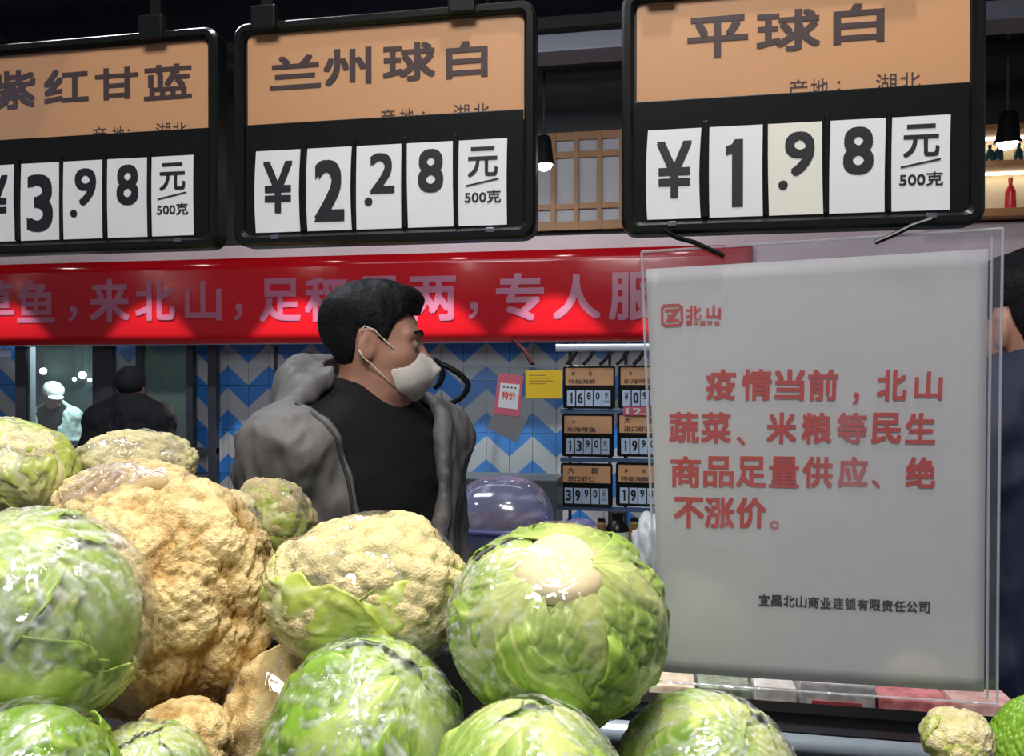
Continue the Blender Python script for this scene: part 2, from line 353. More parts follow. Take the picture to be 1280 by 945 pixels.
def sdf_obj(name, fn, lo, hi, vox, m, parent, disp=None, world=False):
    lo = np.array(lo, float); n = np.ceil((np.array(hi) - lo) / vox).astype(int)
    g = [lo[i] + vox * np.arange(n[i]) for i in range(3)]
    A = np.empty(n, dtype=np.float32)
    for i0 in range(0, n[0], 24):
        X = np.stack(np.meshgrid(g[0][i0:i0 + 24], g[1], g[2], indexing='ij'), -1)
        A[i0:i0 + 24] = fn(X)
    for s in ((0,), (-1,)):
        A[s[0]] = np.maximum(A[s[0]], vox); A[:, s[0]] = np.maximum(A[:, s[0]], vox); A[:, :, s[0]] = np.maximum(A[:, :, s[0]], vox)
    A /= vox
    gr = openvdb.FloatGrid(3.0); gr.copyFromArray(A)
    pts, quads = gr.convertToQuads(0.0)
    V = pts * vox + lo
    F = quads[:, ::-1] if True else quads
    # outward orientation from the signed volume
    a, b, c = V[F[:, 0]], V[F[:, 1]], V[F[:, 2]]
    if (np.einsum('ij,ij->i', a, np.cross(b, c))).sum() < 0: F = F[:, ::-1]
    me = bpy.data.meshes.new(name); me.from_pydata(V.tolist(), [], F.tolist()); me.update()
    if disp is not None:
        N = np.empty(len(V) * 3); me.vertices.foreach_get('normal', N); N = N.reshape(-1, 3)
        V = V + N * disp(V)[:, None]; me.vertices.foreach_set('co', V.ravel()); me.update()
    me.materials.append(m); me.shade_smooth()
    return link(bpy.data.objects.new(name, me), parent)

# ------------------------------------------------------------------ the setting
YW, YB = 5.45, 5.20           # tiled wall, banner front
def zat(px, py, Y): return P(px, py, Y).z
def xat(px, Y): return P(px, 465, Y).x
box('floor', (-13, -4, -0.1), (5, 6.6, 0), M_floor, kind='structure')
box('ceiling', (-13, -4, 3.9), (5, 6.6, 4.0), M_darkblue, kind='structure')
zb0, zb1 = zat(400, 429, YB), zat(560, 316, YB)     # banner bottom and top
wl = xat(-60, YW); wr = 4.2
upper = box('wall_upper', (-13, YB + 0.16, zb1 + 0.10), (5, YB + 0.30, 3.9), M_dark, kind='structure')
tag(upper, kind='structure')
# pale painted fascia over the banner
box('trim_1', (-13, YB + 0.02, zb0 - 0.0), (5, YB + 0.16, zb1 + 0.10), M_fascia, kind='structure', bev=0.006)
# right hand wall run behind the shelves, below the fascia
XT0, XT1 = xat(262, YW), xat(1400, YW)
wall = box('wall_back', (-13, YW + 0.012, 0), (XT1, YW + 0.12, zb0 + 0.02), M_grout, kind='structure')
# window opening for the fish stall is cut by building the wall in pieces: remove and rebuild
bpy.data.objects.remove(wall)
gx0, gx1 = xat(30, YW), xat(122, YW)
mb = MB().box((-13, YW + 0.012, 0), (gx0, YW + 0.12, zb0 + 0.02)).box((gx1, YW + 0.012, 0), (XT1, YW + 0.12, zb0 + 0.02)).box((gx0, YW + 0.012, 0), (gx1, YW + 0.12, 0.95))
wall = mb.build('wall_back', M_grout, kind='structure')
# chevron tiles
TW, TH = 0.168, 0.336
def tile_mat():
    m = bpy.data.materials.new('chevron_glaze'); m.use_nodes = True; nt = m.node_tree; L = nt.links.new; b = nt.nodes['Principled BSDF']
    uv = nt.nodes.new('ShaderNodeUVMap'); uv.uv_map = 'UVMap'; sp = nt.nodes.new('ShaderNodeSeparateXYZ'); L(uv.outputs[0], sp.inputs[0])
    ma = nt.nodes.new('ShaderNodeMath'); ma.operation = 'MULTIPLY_ADD'; ma.inputs[1].default_value = -0.44; L(sp.outputs[0], ma.inputs[0]); L(sp.outputs[1], ma.inputs[2])
    fr = nt.nodes.new('ShaderNodeMath'); fr.operation = 'FRACT'; ad = nt.nodes.new('ShaderNodeMath'); ad.operation = 'ADD'; ad.inputs[1].default_value = 1.0; L(ma.outputs[0], ad.inputs[0]); L(ad.outputs[0], fr.inputs[0])
    gt = nt.nodes.new('ShaderNodeMath'); gt.operation = 'GREATER_THAN'; gt.inputs[1].default_value = 0.5; L(fr.outputs[0], gt.inputs[0])
    mx = nt.nodes.new('ShaderNodeMix'); mx.data_type = 'RGBA'; mx.inputs[6].default_value = (0.34, 0.35, 0.38, 1); mx.inputs[7].default_value = (0.035, 0.16, 0.46, 1); L(gt.outputs[0], mx.inputs[0])
    L(mx.outputs[2], b.inputs['Base Color']); b.inputs['Roughness'].default_value = 0.3
    return m
M_tile = tile_mat()
def tile_mesh(flip):
    g = 0.0015
    t = MB().box((g, -0.008, g), (TW - g, 0.010, TH - g), 0.002)
    me = bpy.data.meshes.new('tile'); me.from_pydata([list(v) for v in t.V], [], [list(f) for f in t.F]); me.update(); me.materials.append(M_tile)
    uv = me.uv_layers.new(name='UVMap')
    for l in me.loops:
        v = me.vertices[l.vertex_index].co; u = v.x / TW; uv.data[l.index].uv = ((1 - u) if flip else u, v.z / TH)
    return me
tmesh = [tile_mesh(False), tile_mesh(True)]
# phase: a chevron peak near px 311
c0 = xat(311, YW); z0 = zat(560, 428, YW) + 0.02
i0, i1 = math.floor((wl - c0) / TW) - 1, math.ceil((xat(1262, YW) - c0) / TW)
rows = 4
for i in range(i0, i1):
    x = c0 + i * TW
    if x + TW > gx0 and x < gx1: continue
    if x > xat(825, YW): continue                      # further right the notice hides the wall
    for r in range(rows):
        z = z0 - (r + 1) * TH
        if x < xat(236, YW) and r == 3: continue
        o = bpy.data.objects.new('tile', tmesh[i % 2]); link(o, wall); o.location = (x, YW, z)
# stall niche behind the fish window
nb = MB().box((gx0 - 1.2, YW + 1.1, 0), (gx1 + 0.6, YW + 1.15, zb0 + 0.3)).box((gx0 - 1.25, YW + 0.12, 0), (gx0 - 1.2, YW + 1.15, zb0 + 0.3)).box((gx1 + 0.6, YW + 0.12, 0), (gx1 + 0.65, YW + 1.15, zb0 + 0.3)).box((gx0 - 1.25, YW + 0.12, zb0 + 0.3), (gx1 + 0.65, YW + 1.15, zb0 + 0.35))
nb.build('wall_niche', mat('niche_wall', (0.10, 0.14, 0.14), 0.6, noise=(3, 0.3, (0.05, 0.08, 0.09))), kind='structure')
lamp('AREA', 'niche_light', (0.5 * (gx0 + gx1), YW + 0.3, zb0 + 0.25), (0.5 * (gx0 + gx1), YW + 0.5, 0), 26, (0.85, 1.0, 0.95), size=0.3)

# shop front frames: one framed partition with its posts, rails and panes as parts
YF = YW - 0.10
fr = thing('shopfront_partition', (xat(140, YF), YF, 0), 'dark metal framed glass partition of the fish stall beneath the red banner, at the left', 'partition')
def post(x0, x1, y0=430, y1=640, m=M_frame, d=0.05, name='post'):
    a, b = xat(x0, YF), xat(x1, YF); box(name, (a, YF - d / 2, 0.0), (b, YF + d / 2, zb0 - 0.003), m, fr, bev=0.003)
for a, b in ((22, 35), (118, 143), (172, 180), (235, 243), (262, 272)): post(a, b)
box('rail', (xat(-40, YF), YF - 0.02, zat(240, 567, YF)), (xat(272, YF), YF + 0.02, zat(240, 559, YF)), M_frame, fr)
box('rail', (xat(35, YF), YF - 0.02, zat(80, 432, YF) - 0.01), (xat(118, YF), YF + 0.02, zb0 - 0.004), M_frame, fr)
for a, b, m in ((35, 118, M_glass), (180, 235, M_greenglass), (143, 172, M_glass)):
    box('glass_pane', (xat(a, YF), YF - 0.004, 0.95), (xat(b, YF), YF + 0.004, zb0 - 0.012), m, fr)
box('joint_strip', (xat(344, YW), YW - 0.02, 0), (xat(347.5, YW), YW - 0.0095, zb0 - 0.004), M_frame, fr)
# small pale tag at the far left
tg = box('hanging_label', P(-6, 446, YF - 0.04)[:], (xat(14, YF - 0.04), YF - 0.035, zat(5, 436, YF - 0.04)), M_cardblue)
tag(tg, 'small pale blue label strip high on the stall front, at the left edge', 'label')

# fascia upper zone: beam, lattice screen, lit shelf
bm_ = box('trim_2', (xat(560, 4.25), 4.25, zat(720, 62, 4.25)), (4.5, 4.45, zat(720, 40, 4.25)), M_beam, kind='structure', bev=0.01)
box('trim_3', (-6, 4.6, 3.55), (4.5, 4.7, 3.62), M_dark, kind='structure')
YL = YB + 0.13
lz0, lz1 = zat(725, 288, YL), zat(725, 166, YL)
ls = thing('lattice_screen', (xat(720, YL), YL, lz0), 'tan wooden lattice screen with pale panes above the red banner', 'screen')
lx0, lx1 = xat(600, YL), xat(812, YL)
for a, b in ((0.0, 0.055), (0.115, 0.165), (0.59, 0.64), (0.70, 0.745)): pass
hz = lambda py: zat(725, py, YL)
for a, b in ((288, 277), (262, 255), (198, 190), (176, 166)): box('rail', (lx0, YL - 0.03, hz(a)), (lx1, YL + 0.0, hz(b)), M_wood, ls, bev=0.003)
for px in (614, 642, 669, 692, 720.5, 749, 777, 805): box('stile', (xat(px - 3, YL), YL - 0.035, hz(288)), (xat(px + 3, YL), YL + 0.003, hz(166)), M_wood, ls, bev=0.003)
pxs = (600, 614, 642, 669, 692, 720.5, 749, 777, 805)
for a, b in zip(pxs[:-1], pxs[1:]):
    for c, d in ((277, 262), (255, 198), (190, 176)):
        box('pane', (xat(a + 3, YL) , YL - 0.006, hz(c)), (xat(b - 3, YL), YL - 0.001, hz(d)), M_pane, ls)
# right: shelf unit with lit compartments
YS = YB - 0.05
sx0, sx1 = xat(1180, YS), xat(1420, YS)
sz = lambda py: zat(1255, py, YS)
su = thing('wall_shelf', (xat(1260, YS), YS, sz(285)), 'warm lit wall shelf with wooden boards above the pink fascia, at the right edge', 'shelf')
box('back_panel', (sx0, YS + 0.17, sz(285)), (sx1, YS + 0.19, sz(160)), M_shelfback, su)
for a, b in ((272, 262), (210, 203), (165, 158)): box('shelf_board', (sx0, YS - 0.06, sz(a)), (sx1, YS + 0.17, sz(b)), M_wood, su, bev=0.004)
box('end_panel', (sx0 - 0.02, YS - 0.06, sz(272)), (sx0, YS + 0.19, sz(158)), M_wood, su)
box('strip_light', (sx0 + 0.01, YS + 0.10, sz(212.5)), (sx1, YS + 0.13, sz(210.3)), M_shelfglow, su)
box('strip_light', (sx0 + 0.01, YS + 0.10, sz(167.5)), (sx1, YS + 0.13, sz(165.3)), M_shelfglow, su)
def bottle(px, base, h, r, m, mc, label, cat='bottle', name='bottle', group=None):
    q = Vector((xat(px, YS + 0.04), YS + 0.04, sz(base)))
    t = thing(name, q, label, cat, group)
    MB().lathe([(r * .9, 0.0), (r, 0.01), (r, h * .55), (r * .75, h * .68), (r * .36, h * .78), (r * .36, h * .9)], q).build('bottle_body', m, t, True)
    MB().lathe([(r * .42, h * .88), (r * .42, h)], q).build('cap', mc, t, True)
M_teal = mat('dark_teal_glass', (0.02, 0.06, 0.07), 0.15); M_redplastic = mat('red_lacquer', (0.55, 0.02, 0.03), 0.3)
for px, hh, lb in ((1236, .12, 'shorter dark teal bottle at the left end of the top shelf board'), (1247, .13, 'taller dark teal bottle second from left on the top shelf board'), (1272, .12, 'dark teal bottle on the top shelf board right of the spotlight')):
    bottle(px, 203, hh, 0.026, M_teal, M_dark, lb, group='dark bottles on the top shelf')
bottle(1262, 262, 0.20, 0.03, M_redplastic, M_redplastic, 'slim red bottle standing on the lower board of the lit shelf')

# banner (folded print on a long box)
ban = thing('banner', (xat(400, YB), YB, zb0), 'long glossy red banner with lilac characters across the back', 'banner')
bx0, bx1 = -6.2, xat(940, YB)
NX = 160; Vb = []; Fb = []
for i in range(NX + 1):
    x = bx0 + (bx1 - bx0) * i / NX
    w_ = 0.002 * math.sin(x * 3.1) + 0.001 * math.sin(x * 7.3 + 1)
    step = 0.0
    for j, z in enumerate(np.linspace(zb0, zb1, 9)):
        Vb.append((x, YB - 0.012 + w_ * (0.4 + 0.6 * j / 8) + step, z))
for i in range(NX):
    for j in range(8): Fb.append([i * 9 + j, (i + 1) * 9 + j, (i + 1) * 9 + j + 1, i * 9 + j + 1])
bo = mesh_obj('print_sheet', Vb, Fb, M_banner, ban, True)
so = bo.modifiers.new('thickness', 'SOLIDIFY'); so.thickness = 0.004; so.offset = 1
plb = Plane((0, YB - 0.0205, 0), (1, 0, 0), (0, 0, 1))
mb = MB()
for ch, cx, cy, w, h in (('草', -8, 377, 52, 52), ('鱼', 45, 377, 48, 53), ('，', 91, 392, 11, 20), ('来', 137, 376, 50, 54), ('北', 194, 376, 50, 50), ('山', 254, 376, 46, 50), ('，', 298, 390, 11, 21),
        ('足', 350, 375, 52, 54), ('秤', 408, 374, 54, 56), ('足', 474, 373, 54, 56), ('两', 541, 373, 58, 56), ('，', 592, 388, 12, 22), ('专', 650, 371, 60, 60), ('人', 721, 371, 60, 56), ('服', 790, 370, 58, 60), ('务', 858, 369, 60, 60)):
    glyph_px(mb, plb, ch, cx, cy, w, h, 0.0, 0.03)
mb.build('lettering', M_lilac, ban)

# spotlights that wash the banner, hung from a ceiling track
YSP = 4.74; zl = zat(680, 205, YSP)
track = box('spotlight_track', (-4.2, YSP - 0.02, 3.50), (3.4, YSP + 0.02, 3.54), M_dark)
tag(track, 'long black ceiling track carrying the row of spotlights', 'track')
box('track_hanger', (-1.0, YSP - 0.01, 3.54), (-0.98, YSP + 0.01, 3.9), M_dark, track).location -= Vector((0, 0, 0))
def spotlight(px, label, group=None, e=24, spot=58):
    X = xat(px, YSP); q = Vector((X, YSP, zl)); t = thing('spotlight', q, label, 'spotlight', group)
    MB().tube([q + Vector((0, 0, 0.16)), Vector((X, YSP, 3.50))], 0.008, 8).build('stem', M_dark, t, True)
    ax = Vector((0, -0.12, 1)).normalized()
    MB().lathe([(0.030, 0.17), (0.045, 0.15), (0.060, 0.02), (0.072, -0.005), (0.062, -0.005), (0.056, 0.02)][::-1], q, 20, ax).build('lamp_housing', M_black, t, True)
    MB().lathe([(0.050, 0.010), (0.052, -0.006), (0.040, -0.028), (0.018, -0.040)][::-1], q, 20, ax).build('bulb', M_bulb, t, True)
    lamp('SPOT', 'spot_beam', q + Vector((0, 0, -0.055)), q + Vector((0, 0.05, -1)), e * 6.0, (1.0, 0.96, 0.92), t, size=0.03, spot=spot, blend=0.12)
for px, lb, e in ((-52, 'black spotlight beyond the left edge of the banner', 20), (136, 'black spotlight behind the leftmost price board', 20), (334, 'black spotlight behind the middle price board', 26), (520, 'black spotlight behind the right half of the middle price board', 26),
               (680, 'black spotlight with bright bulb in the gap between the middle and right price boards', 26), (860, 'black spotlight behind the right price board', 20), (1258, 'black spotlight with bright bulb in front of the lit wall shelf', 14)):
    spotlight(px, lb, None, e)
# recessed downlights that the glossy banner mirrors
def downlight(px, py, i):
    zc = 2.95; d = ray(px, py); t = (zc - 1.5) / d.z; Yv = d.y * t; X = d.x * t; Yl = 2 * (YB - 0.02) - Yv
    q = Vector((X, Yl, zc)); g = thing('downlight', q, 'round white downlight hanging over the aisle', 'downlight', 'downlights mirrored in the banner')
    MB().lathe([(0.095, -0.01), (0.11, -0.01), (0.11, 0.06), (0.02, 0.09)], q).build('lamp_housing', M_dark, g, True)
    MB().lathe([(0.09, -0.012), (0.09, 0.0)], q).build('diffuser', M_bulb_big, g)
    MB().tube([q + Vector((0, 0, 0.08)), (X, Yl, 3.9)], 0.006, 6).build('stem', M_dark, g)
for i, (px, py) in enumerate(((38, 320), (200, 330), (213, 352), (14, 357), (390, 326), (583, 323), (792, 317))): downlight(px, py, i)

# ------------------------------------------------------------------ price boards
YP = 0.72
BW, BH = 0.305, 0.222
def board(name, X, Y, Z, s, label, title, origin, digits, card=M_orange, group=None, sz_=1.0, far=False, cards_u=None):
    """X, Z = lower left corner of the board on the plane Y"""
    t = thing(name, (X + BW * s / 2, Y, Z), label, 'price board', group)
    pl = Plane((X, Y, Z), (1, 0, 0), (0, 0, 1)); pl.U = pl.U; hs = s * sz_
    def B(mb, u0, u1, v0, v1, n0, n1, bev=0.0): return pl.box(mb, u0 * s, u1 * s, v0 * hs, v1 * hs, n0 * s, n1 * s, bev * s)
    B(MB(), 0.004, BW - 0.004, 0.004, BH - 0.004, -0.012, 0.0).build('back_plate', M_blackin, t)
    # rounded rim as a swept tube-like frame
    mb = MB(); r_o, r_i = 0.014, 0.008; rim = 0.011; K = 6
    def rr(u0, u1, v0, v1, r):
        out = []
        for cu, cv, a0 in ((u1 - r, v1 - r, 0), (u0 + r, v1 - r, 90), (u0 + r, v0 + r, 180), (u1 - r, v0 + r, 270)):
            for k in range(K + 1):
                a = math.radians(a0 + 90 * k / K); out.append((cu + r * math.cos(a), cv + r * math.sin(a)))
        return out
    prof = [(0, -0.013, r_o), (0, 0.004, r_o), (0.0025, 0.0075, r_o), (rim - 0.003, 0.0075, r_i), (rim, 0.004, r_i), (rim, -0.002, r_i)]
    V = []; n_ = 4 * (K + 1)
    for ins, dn, r in prof: V += [pl.w(u * s, v * hs, dn * s) for u, v in rr(ins, BW - ins, ins, BH - ins, r)]
    F = [[i * n_ + k, i * n_ + (k + 1) % n_, (i + 1) * n_ + (k + 1) % n_, (i + 1) * n_ + k] for i in range(len(prof) - 1) for k in range(n_)]
    o = mesh_obj('frame', V, F, M_black, t, False); o.data.shade_smooth(); o.data.set_sharp_from_angle(angle=math.radians(35))
    # title card and black lower panel that covers its foot
    oc = B(MB(), 0.0135, BW - 0.0115, 0.112, 0.2125, 0.0004, 0.0012, 0.0).build('title_card', card, t)
    B(MB(), 0.012, BW - 0.012, 0.011, 0.1215, 0.0, 0.0032, 0.0008).build('card_panel', M_black, t)
    lt = MB()
    for g in title:
        if far: glyph_box(lt, pl, g[0], g[1] * s, g[2] * s, g[3] * hs, g[4] * hs, 0.0018 * s, 0.03)
        else: glyph_px(lt, pl, g[0], g[1], g[2], g[3], g[4], 0.0016, (g[5] if len(g) > 5 else 0.02) + 0.012)
    if origin and not far:
        for sx, cx, cy, w, h in origin: glyph_px(lt, pl, sx, cx, cy, w, h, 0.0016, 0.0)
    if lt.V: lt.build('title_lettering', M_ink, oc)
    # price cards in their sleeves
    rng = random.Random(name + title[0][0] if title else name)
    cu = cards_u or [(0.0235, 0.0707), (0.0782, 0.1241), (0.129, 0.1745), (0.1805, 0.2258), (0.2312, 0.2777)]
    if not far:
        mb = MB()
        for a, b in zip(cu[:-1], cu[1:]): B(MB(), a[1] + 0.0014, b[0] - 0.0012, 0.014, 0.1, 0.003, 0.0062, 0.0006).build('divider', M_black, t)
        for u in (0.045, 0.262):
            B(MB(), u - 0.004, u + 0.004, 0.006, 0.0105, 0.0055, 0.0085, 0.0008).build('rivet', M_chrome, t)
        for u in ((0.035, 0.235) if s > .9 else ()):
            mbc = MB(); B(mbc, u - 0.013, u + 0.013, BH - 0.010, BH + 0.014, -0.012, 0.012, 0.002); B(mbc, u - 0.006, u + 0.006, BH + 0.012, BH + 0.07, -0.005, 0.003)
            mbc.build('hanging_clip', M_black, t)
    for k, (dg, (a, b)) in enumerate(zip(digits, cu)):
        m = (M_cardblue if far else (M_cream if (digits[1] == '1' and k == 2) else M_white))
        tilt = rng.uniform(-0.006, 0.006); bow = 0.0016 if not far else 0
        # slightly bowed card
        V = []; rows_ = 8
        for j in range(rows_ + 1):
            q = j / rows_; v = 0.0135 + 0.081 * q
            bw = bow * math.sin(math.pi * q)
            for u in (a, b): V.append(pl.w((u - bw * (1 if dg in '¥2' else 0.3) + tilt * (q - .5) * .2) * s, v * hs, (0.0040 + bw * .12) * s))
        F = [[2 * j, 2 * j + 1, 2 * j + 3, 2 * j + 2] for j in range(rows_)]
        pc = mesh_obj('price_card', V, F, m, t)
        md = pc.modifiers.new('thickness', 'SOLIDIFY'); md.thickness = 0.0006; md.offset = -1
        g = MB(); w_ = b - a; c_ = (a + b) / 2; z_ = 0.0135; N = (0.0047 if not far else 0.0052) * s
        def G(sx, u0, u1, v0, v1, off=0.03, it=0): glyph_box(g, pl, sx, (c_ + u0) * s, (c_ + u1) * s, (z_ + v0) * hs, (z_ + v1) * hs, N, off, it)
        if far:
            if dg == '元': G('元', -.012, .012, .04, .07, .02); G('500', -.016, .016, .018, .03, .01)
            elif dg == '¥': G('¥', -.012, .012, .03, .068, .02)
            elif dg.startswith('.'): G(dg[1], -.012, .012, .034, .072, .03)
            elif dg: G(dg, -.008 if dg == '1' else -.015, .008 if dg == '1' else .015, .014, .070, .04)
        elif dg == '¥': G('¥', -.0155, .0155, .019, .070, .022)
        elif dg == '元':
            G('元', -.0145, .0145, .046, .074, .018)
            g.box_ = None
            V0, V1 = pl.w(c_ * s - .0165, (z_ + .0375) * hs, N), pl.w(c_ * s + .0155, (z_ + .0435) * hs, N)
            dz = pl.V * 0.0008; g.add([V0 - dz, V1 - dz, V1 + dz, V0 + dz], [[0, 1, 2, 3]])
            G('500克', -.0175, .0175, .021, .033, .02)
        elif dg.startswith('.'):
            G(dg[1], -.009, .016, .034, .073, .03)
            glyph_box(g, pl, '●', (c_ - .0145) * s, (c_ - .0065) * s, (z_ + .0225) * hs, (z_ + .0305) * hs, N)
        elif k == 1: G(dg, -.0155 if dg != '1' else -.009, .0155 if dg != '1' else .006, .009, .069, .035)
        else: G(dg, -.012, .013, .033, .0745, .035)
        if g.V: g.build('digit', M_digit, pc)
    if not far:
        o = B(MB(), 0.013, BW - 0.012, 0.1215, 0.212, 0.0022, 0.0026).build('clear_cover', MATS['board_cover'], t)
    return t, pl
MATS['board_cover'] = glass_mat('board_cover', (1, 1, 1), haze=0.0, refl=0.3, rough=0.15)
D3 = ['¥', '3', '.9', '8', '元']; D2 = ['¥', '2', '.2', '8', '元']; D1 = ['¥', '1', '.9', '8', '元']
board('price_board', -0.731, YP, 1.625, 1, 'black price board with orange card reading purple cabbage and 3.98, leftmost', [('紫', 20, 113, 52, 48, .02), ('红', 84, 108, 56, 42, .02), ('甘', 147, 105, 54, 40, .02), ('蓝', 211, 103, 60, 44, .02)],
      [('产', 125, 168, 19, 17), ('地', 149, 167, 15, 17), ('：', 162, 167, 3, 10), ('湖', 205, 163, 18, 18), ('北', 226, 162, 18, 18)], D3)
board('price_board', -0.4087, YP, 1.625, 1, 'black price board with orange card priced 2.28, middle of the three near ones', [('兰', 370, 91, 64, 42, .02), ('州', 435, 84, 60, 46, .02), ('球', 512, 78, 66, 48, .02), ('白', 584, 75, 52, 46, .025)],
      [('产', 485, 146, 19, 18), ('地', 509, 145, 17, 18), ('：', 530, 145, 3, 10), ('湖', 577, 141, 20, 20), ('北', 602, 140, 20, 20)], D2)
board('price_board', -0.0244, YP, 1.625, 1, 'black price board with orange card priced 1.98, rightmost, above the notice', [('平', 897, 47, 76, 52, .02), ('球', 985, 39, 80, 52, .02), ('白', 1073, 30, 64, 50, .025)],
      [('产', 997, 111, 24, 22), ('地', 1024, 110, 22, 22), ('：', 1048, 108, 4, 12), ('湖', 1107, 104, 26, 22), ('北', 1137, 102, 26, 22)], D1)
rl = MB().tube([(-1.3, YP + 0.004, 1.914), (0.9, YP + 0.004, 1.914)], 0.009, 12).build('hanging_rail', M_black, None, True)
tag(rl, 'black rail over the produce that the large price boards hang from', 'rail')

# ------------------------------------------------------------------ notice in its sleeve
TL, TR, BR, BL = P(802, 315, 0.72), P(1252, 286, 0.72), P(1245, 878, 0.767), P(822, 850, 0.767)
TL.y -= 0.0; pln = Plane((BL + BR) / 2 - (BR - BL) * 0.5, BR - BL, (TL - BL))
nw, nh = (TR - TL).length, (TL - BL).length
notice = thing('notice', pln.w(nw / 2, 0, 0), 'laminated white notice sheet with red characters hanging under the right price board', 'notice')
def bil(u, v): # u, v in 0..1 over the sleeve quad, following the photographed corners
    return BL * (1 - u) * (1 - v) + BR * u * (1 - v) + TR * u * v + TL * (1 - u) * v
def curl(u, v, amp): return amp * (0.5 * math.sin(3.1 * u + 2 * v) + 0.5 * math.sin(5 * v + 1.7 * u + 1))
def sheet(name, u0, u1, v0, v1, off, m, amp=0.0015, n=28, attrs=False, par=None, thick=0.0004):
    V = []; F = []; cr = []
    for i in range(n + 1):
        for j in range(n + 1):
            u = u0 + (u1 - u0) * i / n; v = v0 + (v1 - v0) * j / n
            V.append(bil(u, v) + pln.N * (off + curl(u, v, amp)))
            p = np.array([u * 3.0, v * 4.0, 2.0]); cr.append(max(0, 1 - 9 * abs(vnoise(p + fbm(p * 1.3, 2) * .5))) * max(0, vnoise(p * 1.7 + 9)) * 0.5)
    for i in range(n):
        for j in range(n): F.append([i * (n + 1) + j, (i + 1) * (n + 1) + j, (i + 1) * (n + 1) + j + 1, i * (n + 1) + j + 1])
    o = mesh_obj(name, V, F, m, par or notice, True, attrs={'crease_glint': cr} if attrs else None)
    if thick: s_ = o.modifiers.new('thickness', 'SOLIDIFY'); s_.thickness = thick; s_.offset = -1
    return o
paper = sheet('paper_sheet', 0.012, 0.966, 0.022, 0.962, 0.0, M_paper)
slv = sheet('clear_sleeve', 0.0, 1.0, 0.0, 1.0, 0.0022, M_sleeve, n=44, attrs=True, thick=0)
mb = MB()
def edge(u0, v0, u1, v1):
    mb.tube([bil(u0 + (u1 - u0) * k / 14, v0 + (v1 - v0) * k / 14) + pln.N * (0.0022 + curl(u0 + (u1 - u0) * k / 14, v0 + (v1 - v0) * k / 14, 0.0015)) for k in range(15)], 0.0012, 6)
edge(0, 0, 1, 0); edge(1, 0, 1, 1); edge(1, 1, 0, 1); edge(0, 1, 0, 0); edge(0.972, 0.01, 0.972, 0.985)
mb.build('sleeve_seam', film_mat('sleeve_edge', tint=(.9, .9, 1), haze=0.35, crease_glint=0, rough=.15), notice, True)
def text_follow(name, chars, m, off=0.0004):
    g = MB()
    for sx, cx, cy, w, h, o_ in chars: glyph_px(g, pln, sx, cx, cy, w, h, 0, o_)
    # lay the letters on the curled paper
    Vn = []
    for v in g.V:
        q = Vector(v) - pln.O; u = q.dot(pln.U) / nw; w_ = q.dot(pln.V) / nh
        Vn.append(Vector(v) + pln.N * (curl(u, w_, 0.0015) + off))
    g.V = Vn; return g.build(name, m, paper)
red = []
for row in ((481, (('疫', 901), ('情', 946), ('当', 987), ('前', 1029), ('北', 1115), ('山', 1161))), (535, (('蔬', 855), ('菜', 895), ('米', 977), ('粮', 1021), ('等', 1065), ('民', 1108), ('生', 1151))),
            (590, (('商', 857), ('品', 898), ('足', 939), ('量', 980), ('供', 1022), ('应', 1066), ('绝', 1151))), (641, (('不', 861), ('涨', 899), ('价', 939)))):
    for ch, x in row[1]: red.append((ch, x, row[0] + (x - 1000) * 0.004, 38 if ch not in '山' else 35, 39 if ch != '山' else 35, .022 if ch in '量' else .030))
red += [('，', 1070, 498, 8, 15, .03), ('、', 926, 551, 11, 11, .03), ('、', 1095, 605, 11, 11, .03), ('。', 968, 656, 11, 11, .03)]
text_follow('red_lettering', red, M_red)
foot = '宜昌北山商业连锁有限责任公司'
text_follow('footer_lettering', [(ch, 955 + 15.4 * k, 749.5 + 0.72 * k, 14, 14.5, .03) for k, ch in enumerate(foot)], M_digit)
# logo
text_follow('logo_lettering', [('北', 867, 391, 20, 18, .04), ('山', 892, 390, 18, 17, .05), ('国', 861.5, 403.5, 7, 6, .05), ('味', 870, 403.5, 7, 6, .05), ('超', 878.5, 403.5, 7, 6, .05), ('市', 887, 403.5, 7, 6, .05), ('业', 896, 403.5, 7, 6, .05)], M_red)
g = MB()
def px3(px, py, off=0.0008):
    u, v = pln.hit(px, py); return pln.w(u, v, curl(u / nw, v / nh, .0015) + off)
def stroke(pts, w):
    for (x0, y0), (x1, y1) in zip(pts[:-1], pts[1:]):
        d = Vector((x1 - x0, y1 - y0)); L_ = d.length; d /= max(L_, 1e-6); n_ = Vector((-d.y, d.x)) * w / 2; e = d * w * .35
        g.add([px3(x0 - e.x + n_.x, y0 - e.y + n_.y), px3(x0 - e.x - n_.x, y0 - e.y - n_.y), px3(x1 + e.x - n_.x, y1 + e.y - n_.y), px3(x1 + e.x + n_.x, y1 + e.y + n_.y)], [[0, 1, 2, 3]])
stroke([(830, 382), (848, 381), (852, 384), (852.5, 402), (849, 406), (832, 407), (828, 404), (827.5, 386), (830, 382)], 3.2)
stroke([(832, 388), (846, 387), (834, 401), (848, 400)], 3.0); stroke([(835, 394), (840, 398), (851, 383)], 2.4)
g.build('logo_emblem', M_red, paper)
# black ties that hold the sleeve to the board
def tie(pts, lb):
    o = MB().tube([P(x, y, 0.712 + k * 0.002) for k, (x, y) in enumerate(pts)], 0.0022, 8).build('cable_tie', M_black, None, True)
    tag(o, lb, 'cable tie')
tie([(830, 288), (846, 297), (868, 303), (905, 320)], 'black cable tie at the notice\'s top left corner')
tie([(1165, 274), (1140, 282), (1118, 293), (1094, 303)], 'black cable tie at the notice\'s top right corner')

